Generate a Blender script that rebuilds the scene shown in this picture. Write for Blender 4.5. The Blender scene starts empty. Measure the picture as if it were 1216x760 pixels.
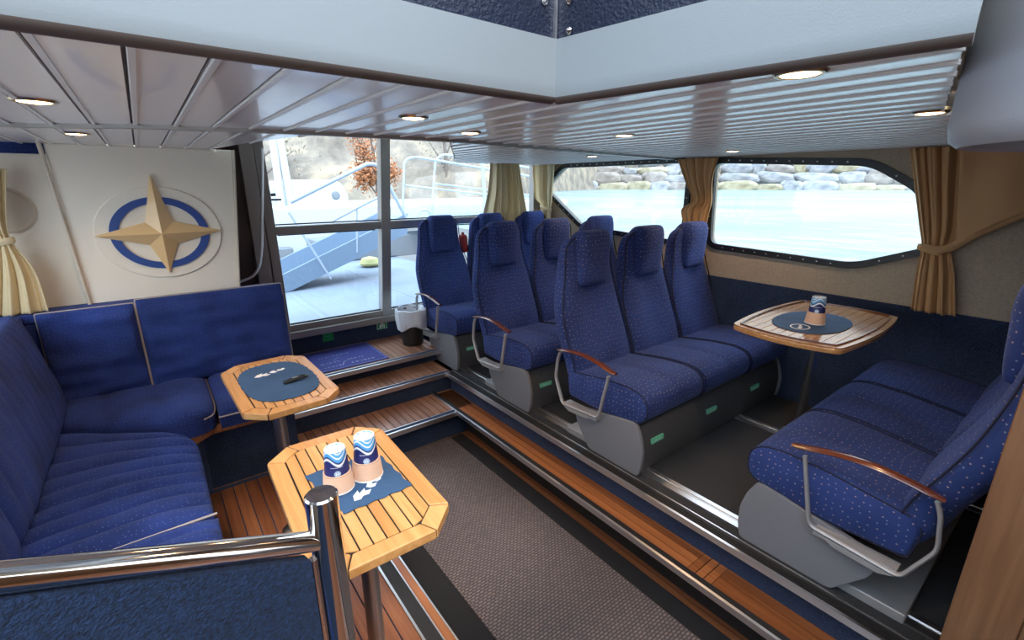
import bpy, math, random
from mathutils import Vector, Matrix, noise
from mathutils.geometry import tessellate_polygon
random.seed(7)
SC = bpy.context.scene
COL = SC.collection
Z0 = 1.62                      # height of the eye above the aisle floor; shapes are written relative to eye level
PI = math.pi

# ---------------------------------------------------------------- camera basis (measured from the photograph)
EX = Vector((742.0, -161.0, 550.4)).normalized()
EY = Vector((-443.0, -160.0, 550.4)).normalized()
ED = EY.cross(EX)
if ED.y < 0: ED = -ED
EX = ED.cross(EY)
if EX.x < 0: EX = -EX
EZ = -ED
FL = 550.4
def ray(u, v):
    c = Vector((u - 608.0, v - 380.0, FL))
    return Vector((EX.dot(c), EY.dot(c), EZ.dot(c)))
def onz(u, v, z): r = ray(u, v); return r * (z / r.z)
def onx(u, v, x): r = ray(u, v); return r * (x / r.x)
def ony(u, v, y): r = ray(u, v); return r * (y / r.y)
def atd(u, v, d):
    return ray(u, v) * (d / FL)

# ---------------------------------------------------------------- materials
MATS = {}
def newmat(name):
    m = bpy.data.materials.new(name); m.use_nodes = True
    nt = m.node_tree; b = nt.nodes['Principled BSDF']
    MATS[name] = m
    return m, nt, b
def N(nt, t, **k):
    n = nt.nodes.new(t)
    for a, v in k.items(): setattr(n, a, v)
    return n
def plain(name, col, rough=.5, metal=0, spec=.5, bump=0, bscale=200, coat=0, var=0, vscale=4, emit=None, es=0):
    m, nt, b = newmat(name)
    b.inputs['Base Color'].default_value = (*col, 1)
    b.inputs['Roughness'].default_value = rough
    b.inputs['Metallic'].default_value = metal
    b.inputs['Specular IOR Level'].default_value = spec
    b.inputs['Coat Weight'].default_value = coat
    tc = N(nt, 'ShaderNodeTexCoord')
    if bump:
        n = N(nt, 'ShaderNodeTexNoise'); n.inputs['Scale'].default_value = bscale; n.inputs['Detail'].default_value = 3
        bp = N(nt, 'ShaderNodeBump'); bp.inputs['Strength'].default_value = bump; bp.inputs['Distance'].default_value = .004
        nt.links.new(tc.outputs['Object'], n.inputs['Vector']); nt.links.new(n.outputs['Fac'], bp.inputs['Height'])
        nt.links.new(bp.outputs['Normal'], b.inputs['Normal'])
    if var:
        n = N(nt, 'ShaderNodeTexNoise'); n.inputs['Scale'].default_value = vscale; n.inputs['Detail'].default_value = 5
        r = N(nt, 'ShaderNodeValToRGB')
        r.color_ramp.elements[0].position = .3; r.color_ramp.elements[1].position = .7
        r.color_ramp.elements[0].color = (*[c * (1 - var) for c in col], 1)
        r.color_ramp.elements[1].color = (*[min(1, c * (1 + var)) for c in col], 1)
        nt.links.new(tc.outputs['Object'], n.inputs['Vector']); nt.links.new(n.outputs['Fac'], r.inputs['Fac'])
        nt.links.new(r.outputs['Color'], b.inputs['Base Color'])
    if emit:
        b.inputs['Emission Color'].default_value = (*emit, 1); b.inputs['Emission Strength'].default_value = es
    return m
def fabric(name, base, dot, scale, thr, dot2=None, bump=.25, var=.25, sheen=.3):
    """woven cloth with small regular flecks"""
    m, nt, b = newmat(name)
    L = nt.links.new
    tc = N(nt, 'ShaderNodeTexCoord')
    v = N(nt, 'ShaderNodeTexVoronoi'); v.voronoi_dimensions = '2D'; v.inputs['Scale'].default_value = scale; v.inputs['Randomness'].default_value = .55
    L(tc.outputs['UV'], v.inputs['Vector'])
    lt = N(nt, 'ShaderNodeMath', operation='LESS_THAN'); lt.inputs[1].default_value = thr
    L(v.outputs['Distance'], lt.inputs[0])
    cr = N(nt, 'ShaderNodeValToRGB'); cr.color_ramp.elements[0].color = (*dot, 1); cr.color_ramp.elements[1].color = (*(dot2 or dot), 1)
    cr.color_ramp.elements[0].position = .45; cr.color_ramp.elements[1].position = .55
    sp = N(nt, 'ShaderNodeSeparateColor'); L(v.outputs['Color'], sp.inputs[0]); L(sp.outputs[0], cr.inputs['Fac'])
    n = N(nt, 'ShaderNodeTexNoise'); n.inputs['Scale'].default_value = 5; n.inputs['Detail'].default_value = 6
    L(tc.outputs['Object'], n.inputs['Vector'])
    r = N(nt, 'ShaderNodeValToRGB'); r.color_ramp.elements[0].position = .3; r.color_ramp.elements[1].position = .7
    r.color_ramp.elements[0].color = (*[c * (1 - var) for c in base], 1); r.color_ramp.elements[1].color = (*[c * (1 + var) for c in base], 1)
    L(n.outputs['Fac'], r.inputs['Fac'])
    mx = N(nt, 'ShaderNodeMix', data_type='RGBA'); L(lt.outputs[0], mx.inputs[0]); L(r.outputs['Color'], mx.inputs[6]); L(cr.outputs['Color'], mx.inputs[7])
    L(mx.outputs[2], b.inputs['Base Color'])
    w = N(nt, 'ShaderNodeTexNoise'); w.inputs['Scale'].default_value = 420; w.inputs['Detail'].default_value = 2
    L(tc.outputs['Object'], w.inputs['Vector'])
    w2 = N(nt, 'ShaderNodeTexNoise'); w2.inputs['Scale'].default_value = 14; w2.inputs['Detail'].default_value = 2
    L(tc.outputs['Object'], w2.inputs['Vector'])
    ad = N(nt, 'ShaderNodeMath', operation='MULTIPLY_ADD'); ad.inputs[1].default_value = 2.0
    L(w2.outputs['Fac'], ad.inputs[0]); L(w.outputs['Fac'], ad.inputs[2])
    bp = N(nt, 'ShaderNodeBump'); bp.inputs['Strength'].default_value = bump; bp.inputs['Distance'].default_value = .004
    L(ad.outputs[0], bp.inputs['Height']); L(bp.outputs['Normal'], b.inputs['Normal'])
    b.inputs['Roughness'].default_value = .85; b.inputs['Specular IOR Level'].default_value = .25
    b.inputs['Sheen Weight'].default_value = sheen; b.inputs['Sheen Tint'].default_value = (.45, .55, 1, 1); b.inputs['Sheen Roughness'].default_value = .5
    return m
def wood(name, c1, c2, rough=.35, stretch=(2, 60, 60), coat=.3, board=.0, axis='X'):
    """grain runs along the object's axis; tone varies from board to board"""
    m, nt, b = newmat(name)
    L = nt.links.new
    tc = N(nt, 'ShaderNodeTexCoord')
    mp = N(nt, 'ShaderNodeMapping'); mp.inputs['Scale'].default_value = stretch
    L(tc.outputs['Object'], mp.inputs['Vector'])
    n = N(nt, 'ShaderNodeTexNoise'); n.inputs['Scale'].default_value = 1.0; n.inputs['Detail'].default_value = 5; n.inputs['Distortion'].default_value = .6
    L(mp.outputs[0], n.inputs['Vector'])
    r = N(nt, 'ShaderNodeValToRGB'); r.color_ramp.elements[0].position = .3; r.color_ramp.elements[1].position = .72
    r.color_ramp.elements[0].color = (*c1, 1); r.color_ramp.elements[1].color = (*c2, 1)
    geo = N(nt, 'ShaderNodeNewGeometry')
    ma = N(nt, 'ShaderNodeMath', operation='MULTIPLY_ADD'); ma.inputs[1].default_value = .35; ma.inputs[2].default_value = -.17
    L(geo.outputs['Random Per Island'], ma.inputs[0])
    a2 = N(nt, 'ShaderNodeMath', operation='ADD'); L(n.outputs['Fac'], a2.inputs[0]); L(ma.outputs[0], a2.inputs[1])
    L(a2.outputs[0], r.inputs['Fac']); L(r.outputs['Color'], b.inputs['Base Color'])
    bp = N(nt, 'ShaderNodeBump'); bp.inputs['Strength'].default_value = .1; bp.inputs['Distance'].default_value = .002
    L(n.outputs['Fac'], bp.inputs['Height']); L(bp.outputs['Normal'], b.inputs['Normal'])
    b.inputs['Roughness'].default_value = rough; b.inputs['Coat Weight'].default_value = coat; b.inputs['Coat Roughness'].default_value = .12
    return m
def glass(name, tint=(1, 1, 1), gloss=.06):
    m = bpy.data.materials.new(name); m.use_nodes = True; nt = m.node_tree
    nt.nodes.clear(); L = nt.links.new
    o = N(nt, 'ShaderNodeOutputMaterial'); t = N(nt, 'ShaderNodeBsdfTransparent'); t.inputs[0].default_value = (*tint, 1)
    g = N(nt, 'ShaderNodeBsdfGlossy'); g.inputs['Roughness'].default_value = .03
    mx = N(nt, 'ShaderNodeMixShader'); mx.inputs[0].default_value = gloss
    L(t.outputs[0], mx.inputs[1]); L(g.outputs[0], mx.inputs[2]); L(mx.outputs[0], o.inputs[0])
    MATS[name] = m
    return m

fabric('seat_cloth', (.024, .046, .172), (.17, .19, .34), 42, .10, (.31, .22, .25), sheen=.14)
fabric('sofa_cloth', (.020, .042, .19), (.10, .15, .36), 62, .08, bump=.8, var=.4, sheen=.12)
fabric('dark_cloth', (.012, .016, .05), (.02, .03, .08), 60, .1)
fabric('placemat_cloth', (.035, .09, .19), (.05, .11, .22), 300, .3, bump=.5, sheen=.1)
plain('piping_navy', (.008, .010, .035), .8)
plain('piping_tan', (.42, .36, .33), .8)
fabric('navy_carpet', (.024, .040, .080), (.05, .075, .14), 260, .35, (.012, .022, .05), bump=.9, sheen=.2)
plain('panel_carpet', (.008, .022, .062), .95, bump=1, bscale=260, var=.6, vscale=160)
plain('floor_carpet', (.035, .036, .04), .95, bump=.8, bscale=300, var=.4, vscale=200)
plain('beige_carpet', (.46, .37, .27), .95, bump=.6, bscale=300, var=.12, vscale=120)
plain('cream_vinyl', (.86, .80, .68), .6, bump=.3, bscale=260)
plain('cream_disc', (.66, .58, .46), .6, bump=.2, bscale=260)
plain('grey_vinyl', (.27, .295, .31), .5, bump=.08, bscale=350)
plain('trim_brown', (.10, .075, .065), .5)
plain('ceiling_board', (.92, .89, .87), .24, coat=.3)
plain('ceiling_joint', (.10, .08, .07), .6)
plain('hatch_vinyl', (.008, .013, .035), .42, bump=.6, bscale=160)
plain('aluminium', (.80, .78, .78), .34, metal=1)
plain('frame_alu', (.36, .34, .32), .45, metal=.7)
plain('chrome', (.70, .67, .64), .09, metal=1)
plain('steel_pole', (.55, .54, .53), .32, metal=1)
plain('black_rubber', (.018, .017, .018), .55, bump=.3, bscale=60)
plain('black_plastic', (.012, .012, .013), .4)
plain('base_grey', (.21, .21, .23), .6, bump=.2, bscale=400)
plain('base_dark', (.075, .075, .08), .7, bump=.2, bscale=400)
plain('arm_grey', (.42, .41, .41), .4, metal=.3)
plain('green_tag', (.16, .55, .36), .5)
plain('sign_green', (.01, .28, .07), .4)
plain('white_ink', (.85, .86, .88), .6)
plain('tag_ink', (.45, .85, .62), .5)
plain('mat_blue', (.045, .05, .24), .85, bump=.6, bscale=300)
plain('mat_ink', (.30, .36, .62), .85)
plain('rug_edge', (.014, .013, .015), .95, bump=.6, bscale=200)
plain('curtain_cream', (.70, .57, .34), .85, bump=.3, bscale=120)
plain('curtain_tan', (.56, .33, .15), .85, bump=.3, bscale=120)
plain('brass_rim', (.45, .33, .18), .3, metal=1)
plain('lamp_glow', (1, .8, .5), .4, emit=(1, .58, .26), es=9)
plain('paper_white', (.80, .78, .76), .6)
plain('sleeve_card', (.72, .47, .33), .8)
plain('bag_plastic', (.75, .78, .82), .25)
plain('red_plastic', (.35, .02, .02), .5)
plain('ring_blue', (.03, .08, .30), .4)
plain('star_gold', (.80, .55, .27), .35, coat=.3)
plain('boat_white', (.50, .52, .54), .4)
plain('boat_grey', (.17, .19, .21), .5)
plain('ramp_blue', (.17, .24, .33), .5)
plain('deck_paint', (.27, .31, .38), .6, var=.1, vscale=2)
plain('rail_paint', (.36, .42, .50), .35)
plain('badge_blue', (.35, .48, .65), .5)
plain('wiper_black', (.03, .03, .03), .5)
plain('tree_bark', (.16, .12, .1), .9)
plain('autumn_leaf', (.36, .135, .05), .8)
plain('dry_leaf', (.24, .20, .14), .8)
plain('yellow_gear', (.55, .50, .20), .6)
wood('teak_floor', (.20, .065, .025), (.36, .135, .055), rough=.4, stretch=(60, 2.2, 60))
wood('teak_tread', (.26, .12, .07), (.42, .21, .13), rough=.4, stretch=(60, 2.2, 60))
wood('teak_step', (.22, .07, .022), (.44, .16, .055), rough=.35, stretch=(60, 2.2, 60))
wood('table_wood', (.54, .25, .075), (.74, .39, .145), rough=.32, stretch=(50, 3, 50), coat=.25)
wood('gloss_wood', (.36, .17, .06), (.52, .29, .12), rough=.14, stretch=(3, 60, 60), coat=.8)
wood('mahogany', (.07, .014, .008), (.15, .036, .014), rough=.2, stretch=(30, 3, 30), coat=.8)
wood('post_wood', (.155, .07, .03), (.25, .12, .055), rough=.4, stretch=(50, 50, 2.5))
glass('window_glass', (.93, .97, 1), .05)

def rug_mat():
    m, nt, b = newmat('rug_weave'); L = nt.links.new
    tc = N(nt, 'ShaderNodeTexCoord')
    mp = N(nt, 'ShaderNodeMapping'); mp.inputs['Scale'].default_value = (1, 1, 1)
    L(tc.outputs['UV'], mp.inputs['Vector'])
    br = N(nt, 'ShaderNodeTexBrick'); br.inputs['Scale'].default_value = 1.0
    br.inputs['Brick Width'].default_value = .021; br.inputs['Row Height'].default_value = .0125
    br.inputs['Mortar Size'].default_value = .0028; br.inputs['Mortar Smooth'].default_value = .6
    br.inputs['Color1'].default_value = (.225, .18, .175, 1); br.inputs['Color2'].default_value = (.165, .14, .145, 1); br.inputs['Mortar'].default_value = (.075, .062, .06, 1)
    L(mp.outputs[0], br.inputs['Vector'])
    L(br.outputs['Color'], b.inputs['Base Color'])
    bp = N(nt, 'ShaderNodeBump'); bp.inputs['Strength'].default_value = .8; bp.inputs['Distance'].default_value = .003; bp.invert = True
    L(br.outputs['Fac'], bp.inputs['Height']); L(bp.outputs['Normal'], b.inputs['Normal'])
    b.inputs['Roughness'].default_value = .95; b.inputs['Specular IOR Level'].default_value = .15
rug_mat()
def rock_mat(name, c1, c2, c3, sc):
    m, nt, b = newmat(name); L = nt.links.new
    tc = N(nt, 'ShaderNodeTexCoord'); n = N(nt, 'ShaderNodeTexNoise'); n.inputs['Scale'].default_value = sc; n.inputs['Detail'].default_value = 8; n.inputs['Roughness'].default_value = .65
    L(tc.outputs['Object'], n.inputs['Vector'])
    r = N(nt, 'ShaderNodeValToRGB'); e = r.color_ramp.elements
    e[0].position = .32; e[1].position = .68; e[0].color = (*c1, 1); e[1].color = (*c3, 1)
    k = e.new(.5); k.color = (*c2, 1)
    L(n.outputs['Fac'], r.inputs['Fac']); L(r.outputs['Color'], b.inputs['Base Color'])
    bp = N(nt, 'ShaderNodeBump'); bp.inputs['Strength'].default_value = .7; bp.inputs['Distance'].default_value = .2
    L(n.outputs['Fac'], bp.inputs['Height']); L(bp.outputs['Normal'], b.inputs['Normal'])
    b.inputs['Roughness'].default_value = .9
rock_mat('hill_ground', (.13, .105, .085), (.25, .205, .16), (.44, .34, .225), .9)
rock_mat('rock_grey', (.14, .15, .17), (.31, .31, .32), (.42, .41, .40), 1.6)
rock_mat('rock_yellow', (.20, .16, .10), (.36, .31, .20), (.44, .40, .30), 1.6)
rock_mat('rock_brown', (.15, .125, .11), (.28, .24, .21), (.38, .34, .31), 1.6)
def water_mat():
    m, nt, b = newmat('sea_water'); L = nt.links.new
    b.inputs['Base Color'].default_value = (.20, .36, .38, 1); b.inputs['Roughness'].default_value = .22; b.inputs['IOR'].default_value = 1.33
    tc = N(nt, 'ShaderNodeTexCoord'); mp = N(nt, 'ShaderNodeMapping'); mp.inputs['Scale'].default_value = (1, .7, 1)
    n = N(nt, 'ShaderNodeTexNoise'); n.inputs['Scale'].default_value = 2.2; n.inputs['Detail'].default_value = 5
    L(tc.outputs['Object'], mp.inputs[0]); L(mp.outputs[0], n.inputs['Vector'])
    r = N(nt, 'ShaderNodeValToRGB'); r.color_ramp.elements[0].position = .35; r.color_ramp.elements[1].position = .65
    r.color_ramp.elements[0].color = (.19, .30, .32, 1); r.color_ramp.elements[1].color = (.34, .44, .45, 1)
    n2 = N(nt, 'ShaderNodeTexNoise'); n2.inputs['Scale'].default_value = .25; n2.inputs['Detail'].default_value = 6
    L(tc.outputs['Object'], n2.inputs['Vector']); L(n2.outputs['Fac'], r.inputs['Fac']); L(r.outputs['Color'], b.inputs['Base Color'])
    bp = N(nt, 'ShaderNodeBump'); bp.inputs['Strength'].default_value = .5; bp.inputs['Distance'].default_value = .15
    L(n.outputs['Fac'], bp.inputs['Height']); L(bp.outputs['Normal'], b.inputs['Normal'])
water_mat()
def cup_mat():
    """dark blue paper with pale swirling waves on the narrow end"""
    m, nt, b = newmat('cup_print'); L = nt.links.new
    tc = N(nt, 'ShaderNodeTexCoord'); sp = N(nt, 'ShaderNodeSeparateXYZ'); L(tc.outputs['Object'], sp.inputs[0])
    at = N(nt, 'ShaderNodeMath', operation='ARCTAN2'); L(sp.outputs[1], at.inputs[0]); L(sp.outputs[0], at.inputs[1])
    ma = N(nt, 'ShaderNodeMath', operation='MULTIPLY'); ma.inputs[1].default_value = 3.0; L(at.outputs[0], ma.inputs[0])
    si = N(nt, 'ShaderNodeMath', operation='SINE'); L(ma.outputs[0], si.inputs[0])
    am = N(nt, 'ShaderNodeMath', operation='MULTIPLY'); am.inputs[1].default_value = .0085; L(si.outputs[0], am.inputs[0])
    zz = N(nt, 'ShaderNodeMath', operation='ADD'); L(sp.outputs[2], zz.inputs[0]); L(am.outputs[0], zz.inputs[1])
    r = N(nt, 'ShaderNodeValToRGB'); r.color_ramp.interpolation = 'CONSTANT'
    dv = N(nt, 'ShaderNodeMath', operation='MULTIPLY'); dv.inputs[1].default_value = 7.5; L(zz.outputs[0], dv.inputs[0])
    e = r.color_ramp.elements; e[0].position = 0; e[0].color = (.015, .025, .14, 1); e[1].position = .62; e[1].color = (.75, .8, .85, 1)
    for p, c in ((.665, (.02, .04, .2)), (.70, (.08, .36, .72)), (.76, (.75, .8, .85)), (.795, (.10, .42, .78)), (.85, (.75, .8, .85)), (.88, (.15, .45, .75)), (.93, (.8, .8, .8))):
        k = e.new(p); k.color = (*c, 1)
    L(dv.outputs[0], r.inputs['Fac']); L(r.outputs['Color'], b.inputs['Base Color']); b.inputs['Roughness'].default_value = .45
cup_mat()

# ---------------------------------------------------------------- geometry builder
class Geo:
    def __init__(s): s.v = []; s.f = []; s.m = []
    def add(s, verts, faces, mi=0):
        b = len(s.v); s.v += [Vector(p) for p in verts]; s.f += [tuple(b + i for i in f) for f in faces]; s.m += [mi] * len(faces)
        return s
    def box(s, a, b, mi=0):
        x0, y0, z0 = a; x1, y1, z1 = b
        return s.add([(x0, y0, z0), (x1, y0, z0), (x1, y1, z0), (x0, y1, z0), (x0, y0, z1), (x1, y0, z1), (x1, y1, z1), (x0, y1, z1)],
                     [(0, 3, 2, 1), (4, 5, 6, 7), (0, 1, 5, 4), (1, 2, 6, 5), (2, 3, 7, 6), (3, 0, 4, 7)], mi)
    def prism(s, poly, fn, t0, t1, mi=0):
        """poly of 2-D points, fn(p, t) -> 3-D point"""
        n = len(poly)
        vs = [fn(p, t0) for p in poly] + [fn(p, t1) for p in poly]
        fs = [tuple(range(n))[::-1], tuple(range(n, 2 * n))] + [(i, (i + 1) % n, n + (i + 1) % n, n + i) for i in range(n)]
        return s.add(vs, fs, mi)
    def prismz(s, poly, z0, z1, mi=0): return s.prism(poly, lambda p, t: (p[0], p[1], t), z0, z1, mi)
    def prismx(s, poly, x0, x1, mi=0): return s.prism(poly, lambda p, t: (t, p[0], p[1]), x0, x1, mi)
    def prismy(s, poly, y0, y1, mi=0): return s.prism(poly, lambda p, t: (p[0], t, p[1]), y0, y1, mi)
    def tube(s, pts, r, n=12, mi=0, closed=False, flat=None):
        pts = [Vector(p) for p in pts]; k = len(pts)
        rings = []; up = None
        for i, p in enumerate(pts):
            if closed: t = (pts[(i + 1) % k] - pts[i - 1])
            else: t = pts[min(i + 1, k - 1)] - pts[max(i - 1, 0)]
            t.normalize()
            if up is None:
                up = Vector((0, 0, 1)) if abs(t.z) < .9 else Vector((1, 0, 0))
            a = up - t * up.dot(t)
            if a.length < 1e-5: a = Vector((1, 0, 0)) - t * t.x
            a.normalize(); up = a; b = t.cross(a)
            rr = r[i] if isinstance(r, (list, tuple)) else r
            ra, rb = (rr, rr) if flat is None else (rr * flat[0], rr * flat[1])
            rings.append([p + a * ra * math.cos(2 * PI * j / n) + b * rb * math.sin(2 * PI * j / n) for j in range(n)])
        return s.rings(rings, closed, mi)
    def rings(s, rings, closed=False, mi=0, caps=True):
        n = len(rings[0]); vs = [p for R in rings for p in R]; fs = []
        K = len(rings)
        for i in range(K if closed else K - 1):
            a = i * n; b = ((i + 1) % K) * n
            fs += [(a + j, a + (j + 1) % n, b + (j + 1) % n, b + j) for j in range(n)]
        if not closed and caps:
            fs += [tuple(range(n))[::-1], tuple((K - 1) * n + j for j in range(n))]
        return s.add(vs, fs, mi)
    def lathe(s, prof, c=(0, 0, 0), n=32, mi=0, caps=True, M=None):
        c = Vector(c); R = []
        for r, z in prof:
            ring = [Vector((r * math.cos(2 * PI * j / n), r * math.sin(2 * PI * j / n), z)) for j in range(n)]
            if M: ring = [M @ p for p in ring]
            R.append([c + p for p in ring])
        return s.rings(R, False, mi, caps)
    def puff(s, O, A, B, C, la, lb, th, na=40, nb=24, ea=6, eb=6, chan=0, chan_amp=.012, chan_lo=0, bow=0, mi=0, shape=None, noise_amp=0, edge=.45, nsc=(9, 9, 9)):
        """padded cushion: base rectangle la x lb in directions A, B from O; thickness th along C"""
        O, A, B, C = Vector(O), Vector(A), Vector(B), Vector(C)
        vs = []; fs = []
        def xs(i, n, p=2.2):
            t = -1 + 2 * i / n
            return math.copysign(1 - (1 - abs(t)) ** 1.6, t)
        for i in range(na + 1):
            a = xs(i, na)
            for j in range(nb + 1):
                b = xs(j, nb)
                h = th * ((1 - edge) + edge * max(0, (1 - abs(a) ** ea)) ** .5 * max(0, (1 - abs(b) ** eb)) ** .5)
                k = min(1, (1 - abs(a)) * 8, (1 - abs(b)) * 8)
                if chan:
                    ph = (a * .5 + .5) * chan
                    w = 1 if chan_lo == 0 else max(0, min(1, ((b if chan_lo > 0 else -b) + 1 - abs(chan_lo)) * 4))
                    h -= chan_amp * (1 - abs(math.sin(PI * ph)) ** .42) * w * (k ** .5 if k > 0 else 0)
                pa, pb = (a * .5 + .5) * la, (b * .5 + .5) * lb
                if shape: pa, pb = shape(a, b, pa, pb)
                p = O + A * pa + B * pb + C * (h + bow * (1 - a * a) * (1 - b * b))
                if noise_amp: p += C * (noise.noise(Vector((p.x * nsc[0], p.y * nsc[1], p.z * nsc[2]))) * noise_amp * k)
                vs.append(p)
        W = nb + 1; s.grid = [[vs[i * W + j] for j in range(W)] for i in range(na + 1)]
        for i in range(na):
            for j in range(nb):
                fs.append((i * W + j, (i + 1) * W + j, (i + 1) * W + j + 1, i * W + j + 1))
        rim = [i * W for i in range(na + 1)] + [na * W + j for j in range(1, nb + 1)] + [i * W + nb for i in range(na - 1, -1, -1)] + [j for j in range(nb - 1, 0, -1)]
        base = len(vs)
        for q in rim:
            p = vs[q]; d = (p - O).dot(C); vs.append(p - C * d)
        m = len(rim)
        for q in range(m):
            fs.append((rim[(q + 1) % m], rim[q], base + q, base + (q + 1) % m))
        fs.append(tuple(base + q for q in range(m)))
        return s.add(vs, fs, mi)

def boxuv(me):
    uv = me.uv_layers.new(name='UVMap')
    co = [v.co for v in me.vertices]
    for p in me.polygons:
        n = p.normal; ax = max(range(3), key=lambda i: abs(n[i]))
        for li in p.loop_indices:
            c = co[me.loops[li].vertex_index]
            uv.data[li].uv = (c.y, c.z) if ax == 0 else ((c.x, c.z) if ax == 1 else (c.x, c.y))

def mesh_obj(name, g, mat, base=(0, 0, 0), parent=None, bevel=0, smooth=40, seg=2, solid=0):
    base = Vector(base)
    me = bpy.data.meshes.new(name)
    me.from_pydata([p - base for p in g.v], [], g.f)
    mats = mat if isinstance(mat, (list, tuple)) else [mat]
    for k in mats: me.materials.append(MATS[k])
    for p, mi in zip(me.polygons, g.m): p.material_index = mi
    me.validate()
    import bmesh
    bm = bmesh.new(); bm.from_mesh(me); bmesh.ops.recalc_face_normals(bm, faces=bm.faces); bm.to_mesh(me); bm.free()
    if smooth:
        for p in me.polygons: p.use_smooth = True
        me.set_sharp_from_angle(angle=math.radians(smooth))
    me.update(); boxuv(me)
    o = bpy.data.objects.new(name, me); COL.objects.link(o)
    if parent: o.parent = parent
    else: o.location = base + Vector((0, 0, Z0))
    if solid:
        md = o.modifiers.new('thick', 'SOLIDIFY'); md.thickness = solid; md.offset = 0
    if bevel:
        md = o.modifiers.new('edge', 'BEVEL'); md.width = bevel; md.segments = seg; md.limit_method = 'ANGLE'; md.angle_limit = .6
        md.harden_normals = True
    return o
class Thing:
    def __init__(s, name, label, cat, base, group=None, rot=0):
        s.base = Vector(base); s.root = bpy.data.objects.new(name, None); COL.objects.link(s.root)
        s.root.empty_display_size = .05
        s.root.location = s.base + Vector((0, 0, Z0)); s.root.rotation_euler.z = rot
        tag(s.root, label, cat, group)
    def add(s, name, g, mat, under=None, label=None, **k):
        o = mesh_obj(name, g, mat, s.base, under or s.root, **k)
        if label: o['label'] = label
        return o
def tag(o, label, cat, group=None, kind=None):
    o['label'] = label; o['category'] = cat
    if group: o['group'] = group
    if kind: o['kind'] = kind
    return o
def single(name, label, cat, g, mat, base=(0, 0, 0), group=None, **k):
    return tag(mesh_obj(name, g, mat, base, **k), label, cat, group)
def struct(name, g, mat, label, parent=None, **k):
    o = mesh_obj(name, g, mat, parent=parent, **k)
    if not parent: o['kind'] = 'structure'; o['label'] = label; o['category'] = name.split('_')[0]
    return o
def children(o): return [c for c in bpy.data.objects if c.parent == o]
def copy_tree(o, parent=None):
    kids = [c for c in o.children]
    c = o.copy(); COL.objects.link(c)
    if parent: c.parent = parent
    for ch in kids: copy_tree(ch, c)
    return c
def text_geo(txt, size, M, ext=.0004, align='CENTER'):
    cu = bpy.data.curves.new('txt', 'FONT'); cu.body = txt; cu.size = size; cu.align_x = align; cu.align_y = 'CENTER'; cu.extrude = ext
    o = bpy.data.objects.new('txt', cu); COL.objects.link(o)
    dg = bpy.context.evaluated_depsgraph_get(); me = bpy.data.meshes.new_from_object(o.evaluated_get(dg))
    g = Geo(); g.add([M @ v.co for v in me.vertices], [tuple(p.vertices) for p in me.polygons])
    bpy.data.objects.remove(o); bpy.data.curves.remove(cu); bpy.data.meshes.remove(me)
    return g
def merge(*gs):
    r = Geo()
    for g in gs:
        b = len(r.v); r.v += g.v; r.f += [tuple(b + i for i in f) for f in g.f]; r.m += g.m
    return r
def rounded(poly, r, n=5):
    """round the corners of a 2-D polygon"""
    out = []; k = len(poly)
    for i in range(k):
        p = Vector(poly[i]); a = Vector(poly[i - 1]) - p; b = Vector(poly[(i + 1) % k]) - p
        rr = min(r, a.length * .45, b.length * .45)
        p0 = p + a.normalized() * rr; p1 = p + b.normalized() * rr
        for j in range(n + 1):
            t = j / n; out.append(tuple((1 - t) ** 2 * p0 + 2 * t * (1 - t) * p + t * t * p1))
    return out
def smoothpath(pts, r, n=5, closed=False):
    P = [Vector(p) for p in pts]; out = []
    k = len(P)
    for i in range(k):
        if not closed and i in (0, k - 1): out.append(P[i]); continue
        p = P[i]; a = P[i - 1] - p; b = P[(i + 1) % k] - p
        rr = min(r, a.length * .45, b.length * .45)
        p0 = p + a.normalized() * rr; p1 = p + b.normalized() * rr
        for j in range(n + 1):
            t = j / n; out.append((1 - t) ** 2 * p0 + 2 * t * (1 - t) * p + t * t * p1)
    return out
def holed(g, outer, holes, fn, t0, t1, mi=0):
    """slab with openings"""
    loops = [outer] + holes
    tris = tessellate_polygon([[Vector((p[0], p[1], 0)) for p in L] for L in loops])
    flat = [p for L in loops for p in L]; n = len(flat)
    vs = [fn(p, t0) for p in flat] + [fn(p, t1) for p in flat]
    fs = [tuple(t) for t in tris] + [tuple(n + i for i in t[::-1]) for t in tris]
    b = 0
    for L in loops:
        m = len(L)
        fs += [(b + i, b + (i + 1) % m, n + b + (i + 1) % m, n + b + i) for i in range(m)]
        b += m
    return g.add(vs, fs, mi)
def planks(g, x0, x1, y0, y1, z, pitch, gap=.005, along='y', th=.006, mi=0, ends=None):
    n = max(1, round(((x1 - x0) if along == 'y' else (y1 - y0)) / pitch))
    if along == 'y':
        w = (x1 - x0) / n
        for i in range(n): g.box((x0 + i * w + gap / 2, y0, z - th), (x0 + (i + 1) * w - gap / 2, y1, z), mi)
    else:
        w = (y1 - y0) / n
        for i in range(n): g.box((x0, y0 + i * w + gap / 2, z - th), (x1, y0 + (i + 1) * w - gap / 2, z), mi)
    return g

# ================================================================ SETTING
ZF, ZS, ZP, ZL = -1.62, -1.43, -1.30, -1.20     # aisle floor, low step, seat platform, landing
YW = 3.50                                       # front window wall
XW = 3.02                                       # side wall
CH = .18                                        # ceiling

# aisle floor boards
g = Geo(); g.box((.45, -1.2, ZF - .08), (1.62, 2.46, ZF - .006), 1)
planks(g, .58, 1.54, -1.2, 2.44, ZF, .06, .004)
struct('floor', g, ['teak_floor', 'black_rubber'], 'dark wooden aisle floor under the grey runner')
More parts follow.
